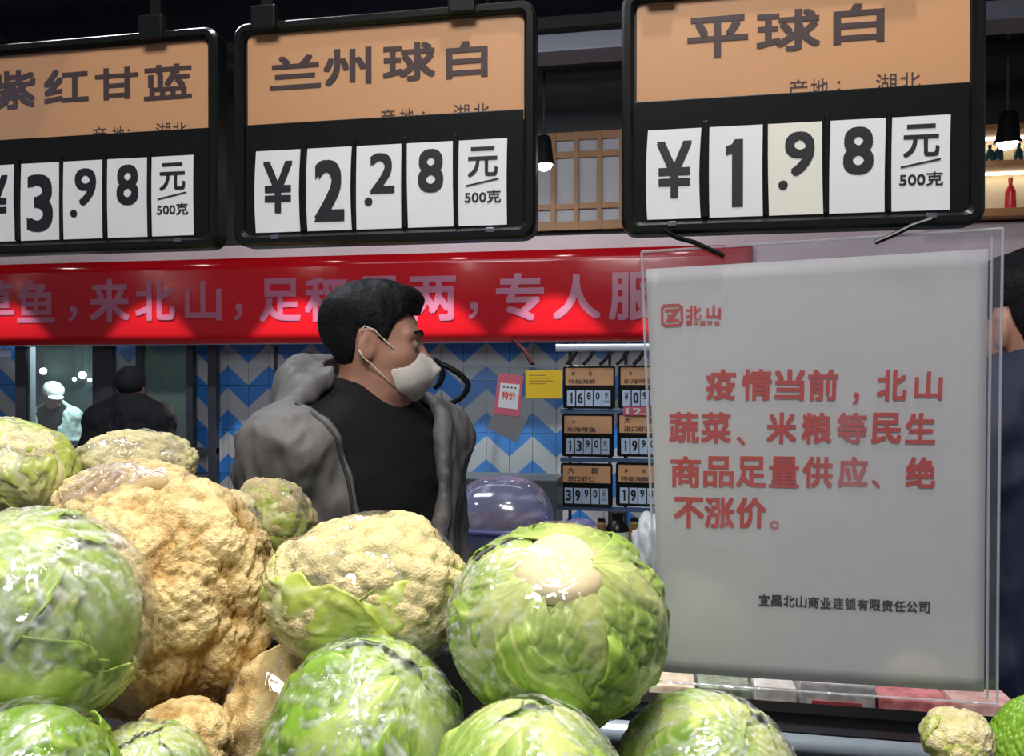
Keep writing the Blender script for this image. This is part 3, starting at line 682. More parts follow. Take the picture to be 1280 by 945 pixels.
# ------------------------------------------------------------------ produce
def basis(zdir):
    return Vector((0, 0, 1)).rotation_difference(Vector(zdir).normalized()).to_matrix()
def film_shell(V0, amp, rng, gather, off=0.035, seed=0):
    """cling film hugging a lump: V0 unit dirs scaled to the low frequency surface"""
    r = np.linalg.norm(V0, axis=1)[:, None]; d = V0 / r
    g = np.array(gather, float); g /= np.linalg.norm(g)
    q = d * 3.0 + seed
    rid = 1 - np.abs(vnoise(q * 1.6 + 0.8 * np.stack([vnoise(q + 3), vnoise(q + 7), vnoise(q + 11)], 1)) * 3.2); rid = np.clip(rid, 0, 1) ** 2
    rid2 = np.clip(1 - np.abs(vnoise(q * 4.3 + 5) * 3.0), 0, 1) ** 2
    near = np.clip((d @ g) * 1.4 - 0.35, 0, 1)
    # radial pleats running out of the gather point
    a = np.cross(g, [0.3, 0.5, 0.8]); a /= np.linalg.norm(a); b = np.cross(g, a)
    ang = np.arctan2(d @ b, d @ a); pl_ = (0.5 + 0.5 * np.sin(ang * 17 + 3 * vnoise(q))) ** 3 * near
    wq = q + 0.5 * np.stack([vnoise(q * 2 + 21), vnoise(q * 2 + 33), vnoise(q * 2 + 45)], 1)
    ax_ = np.arccos(np.clip(d @ g, -1, 1)); sq = np.stack([np.cos(ang) * 3.2, np.sin(ang) * 3.2, ax_ * 1.1], 1) + 0.35 * np.stack([vnoise(q * 2 + 21), vnoise(q * 2 + 33), vnoise(q * 2 + 45)], 1) + seed
    l1 = np.exp(-(vnoise(wq * 2.1 + 13) / 0.035) ** 2); l2 = np.exp(-(vnoise(sq * 1.6 + 27) / 0.05) ** 2); l3 = np.exp(-(vnoise(sq * np.array([4.0, 4.0, 2.0]) + 41) / 0.09) ** 2)
    patch = np.clip(0.15 + 1.3 * near + 0.9 * vnoise(q * 0.9 + 2), 0, 1)
    h = 0.35 * rid + 0.2 * rid2 + 0.9 * pl_ + (0.5 * l1 + 0.35 * l2 + 0.25 * l3) * patch
    crease_glint = np.clip((0.45 * l1 + 0.6 * l2 + 0.35 * l3) * patch ** 1.5 + pl_ * 0.35, 0, 1)  # white streaks stand in for lamp glints on the crumpled film
    _unused = np.clip(rid * 0.5 * np.clip(0.25 + near + vnoise(q * 0.7 + 2), 0, 1) + rid2 * 0.25 * np.clip(near + vnoise(q + 8), 0, 1) + pl_ * 0.6, 0, 1)
    return V0 * (1 + off + amp * h[:, None]), crease_glint
SEEDN = [0]
def cauliflower(px, py, depth, rx, ry, label, up=(0, 0, 1), m=None, leaves=0, film=True, gather=(0.2, -0.7, 0.6), sub=6, rz=None, leafmat=None, fm=None, group=None, leafspread=1.0, n3=2200):
    SEEDN[0] += 1; sd = SEEDN[0]; rng = np.random.RandomState(100 + sd)
    c = Q(px, py, depth); s = depth / FOC; R = np.array([rx * s, (rz or (rx + ry) / 2) * s, ry * s])
    root = thing('cauliflower', (c.x, c.y, c.z - R[2]), label, 'cauliflower', group)
    D, F = ico(sub)
    # low frequency lumps, curd masses, curds, curd grains
    low = 1 + 0.07 * vnoise(D * 1.4 + sd * 5.1)
    w = D + 0.10 * np.stack([vnoise(D * 3 + sd), vnoise(D * 3 + 9 + sd), vnoise(D * 3 + 17 + sd)], 1); w /= np.linalg.norm(w, axis=1)[:, None]
    h = np.zeros(len(D)); curd_shade = np.zeros(len(D))
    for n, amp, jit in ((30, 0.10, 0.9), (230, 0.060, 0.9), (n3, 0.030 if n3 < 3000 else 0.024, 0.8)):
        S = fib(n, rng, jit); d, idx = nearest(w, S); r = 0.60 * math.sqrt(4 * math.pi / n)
        var = 0.75 + 0.5 * rng.rand(n); b = np.sqrt(np.clip(1 - (d / (r * 1.05)) ** 2, 0.0, 1)); h += amp * b * var[idx]; curd_shade += (0.45, 0.4, 0.25)[(30, 230, n3).index(n)] * b * (0.7 + .3 * var[idx])
    B = np.array(basis(up))
    flat = 1 - 0.18 * np.clip(-(D @ B[:, 2]) - 0.2, 0, 1)
    V = D * (low * flat * (0.90 + h))[:, None] * R + np.array(c)
    mesh_obj('curd', V, F, m or M_curd, root, True, attrs={'curd_shade': np.clip((curd_shade - .35) * 1.5, 0, 1)})  # curd valleys darker: natural tone plus crevice shade painted into the colour
    for k in range(leaves):
        leaf_patch(root, np.array(c), R * 1.0, B, 2 * math.pi * k / leaves + rng.rand() * .5, rng, leafmat or M_cleaf, 0.05, 1.15 * leafspread, 0.98 + 0.02 * (k % 2), below=True)
    if film:
        D5, F5 = ico(6 if sub > 5 else 5); lw = (1 + 0.07 * vnoise(D5 * 1.4 + sd * 5.1))[:, None] * (0.98 + 0.05 * vnoise(D5 * 3 + sd))[:, None]
        Vf, cr = film_shell(D5 * lw, 0.022, rng, gather, 0.035, sd * 3.3)
        mesh_obj('plastic_wrap', Vf * R + np.array(c), F5, fm or M_film, root, True, attrs={'crease_glint': cr})
    return root
def leaf_patch(root, c, R, B, phi, rng, m, t0, t1, lift, below=False, halfw=1.25, name='leaf', ripple=0.012, nu=44, nv=52, notch=0.0, shift=0.0):
    """a cabbage leaf lying on the head: a sheet from the stem pole outward with midrib, side veins, blisters and a ruffled edge"""
    u, v = np.meshgrid(np.linspace(-1, 1, nu), np.linspace(0, 1, nv), indexing='ij')
    sd = rng.rand() * 50
    wv = 0.25 + (halfw - 0.25) * np.sqrt(np.clip(v * 1.7, 0, 1)) * (1 - 0.35 * np.clip(v - 0.72, 0, 1) / 0.28)
    edge = 1 + 0.07 * vnoise(np.stack([u * 4 + sd, v * 5, 0 * u], -1))
    th = t0 + v * (t1 * 2.0) * (1 - 0.10 * np.abs(u) ** 3) * edge
    az = phi + u * wv
    q = np.stack([u * 2.2, v * 2.2, 0 * u + sd], -1); wx = 0.05 * vnoise(q * 2); wy = 0.05 * vnoise(q * 2 + 9)
    au = np.abs(u + wx); mid = np.exp(-((u + wx * .6) * wv / (0.30 * (1 - v) ** 0.9 + 0.02)) ** 4)
    side = np.zeros_like(u)
    for j in range(8):
        vj = -0.02 + 0.125 * j; cv = vj + 0.42 * au ** 1.25 + wy
        wd = 0.011 * (1.25 - au) + 0.004
        side = np.maximum(side, np.exp(-((v - cv) / wd) ** 2) * (1.0 - 0.55 * au) * np.clip(au * 8, 0, 1))
        # forks
        cv2 = vj + 0.10 + 0.65 * np.clip(au - 0.35, 0, 1) + wy; side = np.maximum(side, 0.55 * np.exp(-((v - cv2) / 0.007) ** 2) * (au > 0.35) * (1 - au * .5))
    vein = np.clip(np.maximum(mid, side), 0, 1)
    bl = np.abs(fbm(np.stack([u * 3.4 * wv + sd, v * 5.2, 0 * u + 3], -1), 3)); crump = fbm(np.stack([u * 9 * wv, v * 14, 0 * u + sd], -1), 2)
    fade = np.clip(1.05 - np.maximum(np.abs(u), v), 0, 1) ** 0.25
    cv_n = fbm(np.stack([u * 2.6 * wv + sd, v * 4.2, 0 * u + 1], -1), 3); cr_ = np.exp(-(cv_n / 0.07) ** 2) * np.clip(v * 4 - .3, 0, 1) * (1 - mid)
    r = lift - 0.028 * cr_ + 0.040 * mid * (1 - v) + 0.009 * side + 0.075 * bl * np.clip(v * 3, 0, 1) * (1 - .8 * mid) + 0.006 * crump + 0.012 * (u * 0.5 + 0.5) + ripple * vnoise(np.stack([u * 5 + sd, v * 6, 0 * u], -1)) * (1 - fade) * 3 + shift
    d = np.stack([np.sin(th) * np.cos(az), np.sin(th) * np.sin(az), (-1 if below else 1) * np.cos(th)], -1) @ B.T
    V = (d * r[..., None]).reshape(-1, 3) * R + c
    F = []
    for i in range(nu - 1):
        for j in range(nv - 1):
            a = i * nv + j; f = [a, a + nv, a + nv + 1, a + 1]; F.append(f)
    base = np.exp(-(v / 0.22) ** 2) * 0.9
    o = mesh_obj(name, V, F, m, root, True, attrs={'vein': np.clip(vein + base, 0, 1).reshape(-1)})
    s_ = o.modifiers.new('thickness', 'SOLIDIFY'); s_.thickness = 0.0012; s_.offset = -1
    return o
def cabbage(px, py, depth, rx, ry, label, base, m, nl=5, film=True, gather=(0.2, -0.7, 0.6), stem=True, phi0=0.0, seed=0, fm=None, res=48, t0=0.17, squash=0.9, cat='cabbage', name='cabbage', group=None, lifts=0.012):
    rng = np.random.RandomState(500 + seed + int(px)); c = Q(px, py, depth); s = depth / FOC
    R = np.array([rx * s, (rx + ry) / 2 * s, ry * s])
    root = thing(name, (c.x, c.y, c.z - R[2]), label, cat, group)
    Bv = (RGT * base[0] - FWD * base[1] + UPV * base[2]); B = np.array(basis(Bv))
    D, F = ico(5)
    al = D @ B[:, 2]; lo = (0.925 + 0.012 * vnoise(D * 3 + seed)) 
    fv = fbm(D * 4 + seed, 3)
    mesh_obj('heart', D * (lo + 0.012 * fv)[:, None] * R + np.array(c), F, m, root, True, attrs={'vein': np.clip(0.2 + 0.3 * vnoise(D * 3) + np.clip(al - .6, 0, 1), 0, 1)})
    for k in range(nl):
        ph = phi0 + k * 2.4; leaf_patch(root, np.array(c), R, B, ph, rng, m, t0, 0.95 + 0.22 * rng.rand(), 0.935 + lifts * k, halfw=1.2 + 0.3 * rng.rand(), nu=res, nv=int(res * 1.15))
    if stem:
        pr = [(0.001, 0.028), (0.12, 0.030), (0.27, 0.024), (0.34, 0.006), (0.39, -0.04), (0.42, -0.12)]
        n = 36; V = []
        for r_, z_ in pr:
            for k in range(n):
                a = 2 * math.pi * k / n; rr_ = r_ * (1 + 0.05 * math.sin(3 * a + seed)); d = np.array([rr_ * math.cos(a), rr_ * math.sin(a), 1.0 + z_]) @ B.T
                V.append(d * R * 0.985 + np.array(c))
        Fs = [[i * n + k, (i + 1) * n + k, (i + 1) * n + (k + 1) % n, i * n + (k + 1) % n] for i in range(len(pr) - 1) for k in range(n)] + [list(range(n))]
        mesh_obj('cut_stem', V, Fs, M_stem, root, True)
    if film:
        D5, F5 = ico(6); Vf, cr = film_shell(D5 * (1.0 + 0.02 * vnoise(D5 * 2 + seed))[:, None], 0.022, rng, gather, 0.0 + lifts * nl * .6, seed * 2.7 + 1)
        mesh_obj('plastic_wrap', Vf * R + np.array(c), F5, fm or M_film, root, True, attrs={'crease_glint': cr})
    return root
# front cabbages; base = (right, towards the camera, up) of the cut stem
cabbage(698, 778, 0.63, 131, 119, 'green cabbage with its pale cut stem up, against the notice\'s left edge', (-0.02, 0.62, 0.78), M_cab, 6, stem=True, phi0=0.6, seed=3, gather=(-0.9, -0.3, -0.1), res=84, t0=0.27)
cabbage(458, 938, 0.62, 120, 136, 'wrapped green cabbage with white film creases, below the pale wrapped cauliflower', (0.5, 0.3, 0.8), M_cab2, 5, stem=False, phi0=1.0, seed=5, gather=(0.15, -0.75, 0.65))
cabbage(660, 1010, 0.52, 122, 126, 'wrapped green cabbage at the bottom edge, below the one with the cut stem', (0.1, 0.0, 1.0), M_cab, 5, stem=False, phi0=2.0, seed=7, gather=(0.8, -0.2, 0.6))
cabbage(884, 980, 0.62, 112, 106, 'green cabbage at the bottom edge under the notice\'s left corner', (0.6, 0.1, 0.9), M_cab, 5, stem=False, phi0=0.2, seed=9, gather=(0.3, -0.5, 0.8))
cabbage(36, 776, 0.60, 141, 132, 'large film wrapped pale green cabbage at the left edge', (-0.85, 0.35, -0.25), M_cab3, 6, stem=False, phi0=0.8, seed=11, gather=(0.25, -0.45, 0.9), fm=M_filmhazy)
cabbage(28, 985, 0.50, 108, 104, 'green cabbage in the bottom left corner below the large wrapped one', (0.1, 0.2, -1.0), M_cab2, 4, film=True, stem=False, phi0=1.3, seed=13)
cabbage(172, 1000, 0.60, 92, 90, 'green cabbage at the bottom edge, second from the left corner', (0.2, 0.2, 0.9), M_cab, 4, stem=False, phi0=2.3, seed=15, gather=(0.2, -0.4, 0.9))
# cauliflowers
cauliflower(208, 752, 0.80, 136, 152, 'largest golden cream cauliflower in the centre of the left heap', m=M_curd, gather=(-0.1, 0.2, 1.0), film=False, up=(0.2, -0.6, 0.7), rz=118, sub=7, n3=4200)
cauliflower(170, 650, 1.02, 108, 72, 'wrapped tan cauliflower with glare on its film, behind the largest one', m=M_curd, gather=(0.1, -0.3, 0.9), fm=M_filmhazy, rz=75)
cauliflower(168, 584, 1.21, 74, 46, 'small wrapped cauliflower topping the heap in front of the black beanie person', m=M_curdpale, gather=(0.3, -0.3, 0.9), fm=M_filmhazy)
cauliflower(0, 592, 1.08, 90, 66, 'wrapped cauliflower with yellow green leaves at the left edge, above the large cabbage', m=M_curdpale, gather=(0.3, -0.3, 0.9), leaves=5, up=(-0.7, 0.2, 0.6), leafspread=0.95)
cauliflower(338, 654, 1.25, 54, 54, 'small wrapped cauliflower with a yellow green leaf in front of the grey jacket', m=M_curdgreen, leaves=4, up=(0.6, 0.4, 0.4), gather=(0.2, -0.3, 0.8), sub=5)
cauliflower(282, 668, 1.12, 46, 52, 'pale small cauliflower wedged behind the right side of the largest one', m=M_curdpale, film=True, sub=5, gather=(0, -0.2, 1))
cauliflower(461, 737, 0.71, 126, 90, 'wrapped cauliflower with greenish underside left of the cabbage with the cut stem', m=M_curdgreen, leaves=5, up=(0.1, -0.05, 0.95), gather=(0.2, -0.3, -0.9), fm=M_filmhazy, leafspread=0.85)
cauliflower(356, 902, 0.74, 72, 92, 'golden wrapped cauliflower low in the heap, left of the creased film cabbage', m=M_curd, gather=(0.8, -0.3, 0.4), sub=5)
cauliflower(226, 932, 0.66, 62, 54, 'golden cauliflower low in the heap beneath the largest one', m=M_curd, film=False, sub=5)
cauliflower(1197, 925, 0.66, 40, 36, 'small pale yellow cauliflower at the bottom right corner', m=M_curdpale, film=False, sub=5, leaves=3, up=(0.2, -0.5, 0.8))
# bitter melon
def bumpy(px, py, depth, rx, ry, label):
    c = Q(px, py, depth); s = depth / FOC; D, F = ico(6); R = np.array([rx * s, rx * s * .8, ry * s])
    root = thing('bitter_melon', (c.x, c.y, c.z - R[2]), label, 'vegetable')
    a = np.arctan2(D[:, 1], D[:, 0]); rid = np.abs(np.sin(a * 6 + 1.2 * np.sin(D[:, 2] * 5))) ** 0.6
    S = fib(900, np.random.RandomState(3), .6); d, _ = nearest(D, S); b = np.sqrt(np.clip(1 - (d / .07) ** 2, 0, 1))
    V = D * (0.84 + 0.08 * rid + 0.08 * b)[:, None]; x = V[:, 2:3]
    V = V * np.array([1, 1, 1]) ; V[:, 0] += 0.25 * V[:, 2] ** 2
    mesh_obj('melon_body', V * R + np.array(c), F, M_gourd, root, True)
bumpy(1282, 945, 0.68, 46, 78, 'bright green bumpy bitter melon in the bottom right corner')

# display steps that carry the heap
st = thing('produce_stand', (-0.25, 0.75, 0), 'black stepped produce stand under the heap of cabbages and cauliflowers', 'stand')
def topz(o_z): return o_z
M_stand = M_counter
box('step', (-1.05, 0.38, 0.0), (0.24, 0.70, 1.09), M_stand, st, bev=0.004)
box('step', (-1.05, 0.70, 0.0), (0.02, 0.86, 1.07), M_stand, st, bev=0.004)
box('step', (-1.25, 0.86, 0.0), (-0.12, 1.17, 1.18), M_stand, st, bev=0.004)
# right part: side tray, steel tube, packaged goods and label strip under the notice
tr_ = thing('side_tray', (0.45, 0.68, 0), 'low black tray at the right end of the stand holding the bitter melon', 'tray')
box('tray_floor', (0.25, 0.50, 0.98), (0.75, 0.80, 1.05), M_counter, tr_, bev=0.003)
box('tray_support', (0.30, 0.55, 0.0), (0.70, 0.75, 0.98), M_counter, tr_)
YR = 0.92
a, b = P(880, 922, YR), P(1240, 948, YR)
rt = thing('steel_rail', (a.x, YR, a.z - 0.015), 'pale steel tube rail running under the notice at the bottom right', 'rail')
MB().tube([(a.x - 0.15, YR, P(960, 929, YR).z), (b.x + 0.3, YR, P(960, 929, YR).z)], 0.0125, 18).build('tube', mat('pale_steel', (0.50, 0.60, 0.74), 0.3, metal=0.3), rt, True)
for x in (a.x - 0.05, b.x + 0.05): box('bracket', (x, YR - 0.004, 0.0), (x + 0.02, YR + 0.006, P(960, 929, YR).z - 0.008), M_frame, rt)
box('label_channel', (a.x - 0.15, YR + 0.02, P(960, 912, YR).z), (b.x + 0.3, YR + 0.05, P(960, 898, YR).z), M_black, rt)
YG = 1.02
pt = thing('goods_shelf', (xat(980, YG), YG, 0), 'shelf behind the notice with white and pink packaged goods at its foot', 'shelf')
zg0, zg1 = zat(980, 905, YG), zat(980, 846, YG)
box('shelf_board', (xat(800, YG), YG - 0.02, zg0 - 0.02), (xat(1260, YG), YG + 0.10, zg0), M_frame, pt)
for x in (xat(805, YG), xat(1240, YG)): box('shelf_leg', (x, YG, 0), (x + 0.03, YG + 0.09, zg0 - 0.02), M_frame, pt)
cols = [(.75, .60, .45), (.25, .30, .22), (.80, .76, .74), (.62, .60, .62), (.70, .20, .22), (.80, .42, .40), (.72, .70, .74), (.65, .12, .14), (.78, .74, .50)]
rg = random.Random(4); x = xat(812, YG); k = 0
cn = ['tan', 'olive', 'white', 'grey', 'red', 'salmon', 'pale lilac', 'dark red', 'cream']
while x < xat(1235, YG):
    w_ = rg.uniform(0.05, 0.095); cc = cols[k % 9]; h_ = rg.uniform(0.6, 1.0) * (zg1 - zg0)
    q = Vector((x + w_ / 2, YG + 0.03, zg0)); t = thing('goods_packet', q, cn[k % 9] + ' glossy packet on the shelf below the notice, ' + ('at its left end' if k == 0 else 'next to the %s one' % cn[(k - 1) % 9]), 'packet', 'packets on the shelf below the notice')
    m = mat('packet_' + cn[k % 9].replace(' ', '_'), cc, 0.25, noise=(60, 0.1, tuple(min(1, c_ * 1.3 + .1) for c_ in cc)))
    box('packet_body', (x, YG, zg0), (x + w_ - 0.002, YG + 0.05, zg0 + h_), m, t, bev=0.003)
    box('packet_label', (x + w_ * .15, YG - 0.0012, zg0 + h_ * .25), (x + w_ * .8, YG + 0.0006, zg0 + h_ * .6), mat('packet_print', cols[(k + 4) % 9], 0.3), t)
    x += w_ + 0.002; k += 1

# ------------------------------------------------------------------ people
def person(x, y, z0, s, yaw, head_yaw, label, vox=0.006, jacket=M_greyjacket, inner=M_sweater, hair='short', mask=False, hood=False, hat=None, op=True, head_fwd=0.02, arms='pockets', fine=0.0045, seed=0, pitch=0.0, group=None):
    root = thing('person', (x, y, z0), label, 'person', group, rot=(0, 0, yaw)); root.scale = (s, s, s)
    hc = np.array((0, head_fwd, 1.55)); HY = head_yaw
    def hl(p): # into head space: y forward
        q = rotz(p, HY, hc)
        if pitch:
            c, s_ = math.cos(pitch), math.sin(pitch); q = np.stack([q[..., 0], q[..., 1] * c + q[..., 2] * s_, -q[..., 1] * s_ + q[..., 2] * c], -1)
        return q
    def mir(q): return np.stack([np.abs(q[..., 0]), q[..., 1], q[..., 2]], -1)
    def skull(q):
        m = mir(q)
        d = sd_ell(q, (0, -0.014, 0.038), (0.075, 0.095, 0.082))
        d = smin(d, sd_ell(q, (0, 0.022, -0.025), (0.063, 0.070, 0.088)), 0.035)
        d = smin(d, sd_ell(q, (0, 0.040, -0.080), (0.046, 0.044, 0.032)), 0.035)      # jaw and chin
        d = smin(d, sd_ell(m, (0.040, 0.055, -0.018), (0.024, 0.026, 0.022)), 0.025)   # cheekbones
        d = smin(d, sd_cap(m, (0.010, 0.084, 0.026), (0.044, 0.070, 0.028), 0.010), 0.016)  # brow
        return d
    def head(p):
        q = hl(p); m = mir(q)
        d = skull(q)
        d = smax(d, -sd_ell(m, (0.031, 0.094, 0.008), (0.017, 0.012, 0.011)), 0.012)   # eye sockets
        d = smin(d, sd_ell(m, (0.031, 0.076, 0.008), (0.013, 0.013, 0.010)), 0.004)    # lids
        d = smin(d, sd_cap(q, (0, 0.086, 0.016), (0, 0.106, -0.020), 0.007, 0.011), 0.012)   # nose
        d = smin(d, sd_ell(m, (0.012, 0.094, -0.024), (0.008, 0.010, 0.007)), 0.006)
        d = smin(d, sd_ell(q, (0, 0.084, -0.047), (0.022, 0.010, 0.005)), 0.006)
        d = smin(d, sd_ell(q, (0, 0.082, -0.057), (0.019, 0.010, 0.006)), 0.005)
        ear = sd_ell(rotz(m, 0.35, (0.074, -0.006, 0.0)), (0, 0, 0), (0.009, 0.020, 0.032))
        ear = smax(ear, -sd_ell(m, (0.090, 0.002, 0.004), (0.013, 0.010, 0.018)), 0.005)
        d = smin(d, ear, 0.006)
        nk = sd_cap(p, (0, head_fwd - 0.012, 1.52), (0, -0.025, 1.40), 0.054, 0.064)
        d = smin(d, nk, 0.03)
        # shoulders and trunk of the same continuous body, under the clothes
        t = trunk(p); d = smin(d, t, 0.04)
        return d
    def trunk(p, infl=0.0):
        m = mir(p)
        d = sd_ell(p, (0, 0, 1.22), (0.165, 0.108, 0.25))
        d = smin(d, sd_ell(p, (0, 0.0, 0.98), (0.155, 0.11, 0.2)), 0.08)
        d = smin(d, sd_cap(m, (0.04, -0.01, 1.385), (0.175, -0.01, 1.355), 0.052, 0.05), 0.05)
        return d - infl
    def arm(m, r): # mirrored upper arm and forearm, hand in the pocket
        d = sd_cap(m, (0.172, -0.01, 1.325), (0.232, -0.045, 1.09), 0.050 + r, 0.043 + r)
        return smin(d, sd_cap(m, (0.232, -0.045, 1.09), (0.195, 0.10, 0.93), 0.043 + r, 0.036 + r), 0.02)
    lo, hi = (-0.28, -0.20, 1.20), (0.28, 0.22, 1.70)
    body = sdf_obj('body', head, lo, hi, fine, M_skin, root, disp=lambda V: 0.0006 * vnoise(V * 90))
    # hair
    def hairf(p):
        q = hl(p); m = mir(q)
        base = skull(q)
        top = base - 0.005 - 0.010 * np.clip((q[..., 2] - 0.035) / 0.05, 0, 1)
        hl_ = -(q[..., 2] - (0.028 + 0.62 * np.clip(q[..., 1] - 0.002, -1, 1) + 0.0 * m[..., 0]))      # keep above a plane rising to the forehead
        back = -(q[..., 2] + 0.040 + 0.25 * (q[..., 1] + 0.09)) ; side = np.where(q[..., 1] > -0.012, hl_, back)
        cut = np.where(q[..., 1] < -0.030, back, np.maximum(back, -(q[..., 2] - (0.012 + 0.9 * (q[..., 1] + 0.03)))))
        cut = np.maximum(cut, -(q[..., 2] - 0.030 - 0.9 * np.clip(q[..., 1] - 0.035, 0, 1)))
        earcut = -(np.linalg.norm((m - np.array((0.074, -0.004, -0.004))) / np.array((1, 0.024, 0.036)) * np.array((0, 1, 1)), axis=-1) - 1) * 0.02
        zc = np.interp(q[..., 1], [-0.2, -0.05, -0.036, -0.024, 0.010, 0.017, 0.028, 0.048, 0.066, 0.12], [-0.030, -0.048, -0.040, 0.034, 0.034, 0.012, 0.014, 0.050, 0.070, 0.074])
        cut = (zc - q[..., 2]) * 0.5
        d = smax(top, cut, 0.005); d = np.maximum(d, earcut)
        tuft = sd_ell(q, (0, 0.040, 0.104), (0.058, 0.054, 0.024))
        if hair == 'short': d = smin(d, tuft, 0.025)
        return d
    if hat != 'beanie':
        sdf_obj('hair', hairf, (-0.12, head_fwd - 0.13, 1.46), (0.12, head_fwd + 0.15, 1.72), 0.0042 if fine < .006 else .007, M_hair, root,
                disp=lambda V: 0.0022 * vnoise((V - hc) * np.array([70, 70, 25])) + 0.003 * vnoise(V * 22))
    R3 = Matrix.Rotation(HY, 3, 'Z')
    def HW(v):
        v = Vector(v)
        if pitch: v = Matrix.Rotation(pitch, 3, 'X') @ v
        return R3 @ v + Vector(hc)
    def local_tube(name, pts, r, m, par=root, n=8):
        t = MB().tube(pts, r, n); me = bpy.data.meshes.new(name); me.from_pydata([list(v) for v in t.V], [], [list(f) for f in t.F]); me.update(); me.materials.append(m); me.shade_smooth()
        return link(bpy.data.objects.new(name, me), par)
    if fine < .006:
        for sx in (-1, 1):
            D, F = ico(3); me = bpy.data.meshes.new('eye'); me.from_pydata([list(HW(Vector(d) * 0.0105 + Vector((sx * 0.031, 0.0795, 0.008)))) for d in D], [], F); me.update(); me.shade_smooth()
            me.materials.append(M_eye); link(bpy.data.objects.new('eye', me), root)
            local_tube('eyebrow', [HW((sx * a, b, c)) for a, b, c in ((0.012, 0.096, 0.030), (0.028, 0.094, 0.036), (0.046, 0.082, 0.033))], [0.002, 0.0035, 0.0018], M_hair)
    if mask:
        def mf(p):
            q = hl(p)
            d = sd_ell(q, (0, 0.048, -0.052), (0.066, 0.074, 0.058))
            ridge = sd_cap(q, (0, 0.098, -0.008), (0, 0.132, -0.038), 0.003, 0.005); ridge = smin(ridge, sd_cap(q, (0, 0.132, -0.038), (0, 0.092, -0.098), 0.005, 0.003), 0.006)
            d = smin(d, ridge, 0.022)
            f1 = -(q[..., 1] - (0.042 - 0.30 * (q[..., 2] + 0.05)))
            f1 = -(q[..., 1] * 1.0 + 0.34 * (q[..., 2] + 0.045) - 0.040)
            d = smax(d, f1, 0.004); d = np.maximum(d, q[..., 2] + 0.020 - 0.55 * (q[..., 1] - 0.06)); d = np.maximum(d, -(q[..., 2] + 0.108))
            return smax(d, -(skull(q) - 0.0015), 0.002)
        mo = sdf_obj('mask', mf, (-0.13, head_fwd - 0.14, 1.41), (0.13, head_fwd + 0.17, 1.59), 0.003, M_mask, root, disp=lambda V: 0.0007 * vnoise(V * 60))
        for sx in (-1, 1):
            local_tube('ear_strap', [HW((sx * a, b, c)) for a, b, c in ((0.060, 0.062, -0.018), (0.074, 0.034, 0.006), (0.081, 0.006, 0.030), (0.087, -0.012, 0.036), (0.090, -0.020, 0.024))], 0.0016, M_strap, mo)
            local_tube('ear_strap', [HW((sx * a, b, c)) for a, b, c in ((0.056, 0.050, -0.078), (0.066, 0.028, -0.058), (0.077, 0.004, -0.036), (0.084, -0.012, -0.024), (0.089, -0.020, -0.010))], 0.0016, M_strap, mo)
    # clothes
    def sweater(p):
        d = trunk(p, 0.012); c = sd_cap(p, (0, -0.018, 1.495), (0, -0.02, 1.38), 0.066, 0.078); d = smin(d, c, 0.03)
        return smax(d, p[..., 2] - (1.487 - 0.12 * (p[..., 1])), 0.008)
    sdf_obj('sweater', sweater, (-0.27, -0.18, 0.84), (0.27, 0.18, 1.52), vox, inner, root, disp=lambda V: 0.003 * vnoise(V * 16 + seed) + 0.0015 * vnoise(V * np.array([30, 30, 60])))
    def jf(p):
        m = mir(p)
        d = trunk(p, 0.034); d = smin(d, sd_ell(p, (0, -0.005, 1.0), (0.195, 0.15, 0.24)), 0.06)
        d = smin(d, arm(m, 0.030), 0.07); d = smin(d, sd_cap(m, (0.05, -0.03, 1.43), (0.155, -0.02, 1.34), 0.070, 0.074), 0.05)
        cl = sd_cap(p, (0, -0.03, 1.47), (0, -0.02, 1.36), 0.088, 0.115); d = smin(d, cl, 0.03)
        if hood:
            q = p - np.array((0, -0.045, 1.465)); rr = np.sqrt((q[..., 0] / 1.05) ** 2 + (q[..., 1] / 1.0) ** 2) - 0.115
            hz_ = q[..., 2] + 0.35 * q[..., 1] + 0.02; tor = np.sqrt(rr ** 2 + (hz_ * 0.75) ** 2) - 0.036
            tor = smax(tor, (p[..., 1] - 0.075), 0.03)
            d = smin(d, tor, 0.025); d = smin(d, sd_ell(p, (0, -0.125, 1.40), (0.135, 0.070, 0.10)), 0.06)
        d = smax(d, p[..., 2] - 1.545, 0.01)
        inner_ = smin(trunk(p, 0.016), sd_cap(p, (0, -0.018, 1.56), (0, -0.02, 1.38), 0.074, 0.082), 0.02)
        d = smax(d, -inner_, 0.008)
        if op:
            w = 0.040 + 0.14 * np.clip((p[..., 2] - 1.02) / 0.5, -0.15, 1) + 0.008 * np.sin(p[..., 2] * 26 + seed)
            cut = np.maximum(np.abs(p[..., 0] - 0.01) - w, -(p[..., 1] - 0.0))
            d = smax(d, -cut, 0.010)
        return smax(d, -(p[..., 2] - 0.80), 0.01)
    def fold(V):
        m = V.copy(); q = np.stack([np.abs(m[:, 0]) * 9, m[:, 1] * 9, m[:, 2] * 5 + 2.2 * np.abs(m[:, 0])], 1) + seed
        r_ = 1 - np.abs(fbm(q, 3)); w = 1 - np.abs(vnoise(q * 2.3 + 4) * 2)
        s3 = 1 - np.abs(fbm(V * np.array([26, 26, 11]) + seed, 2)) * 1.6
        hk = np.clip((V[:, 2] - 1.36) / 0.08, 0, 1)
        return (0.014 * (r_ - 0.7) + 0.004 * w + 0.009 * s3) * (1 - 0.6 * hk)
    jo = sdf_obj('jacket', jf, (-0.36, -0.27, 0.78), (0.36, 0.24, 1.57), vox, jacket, root, disp=fold)
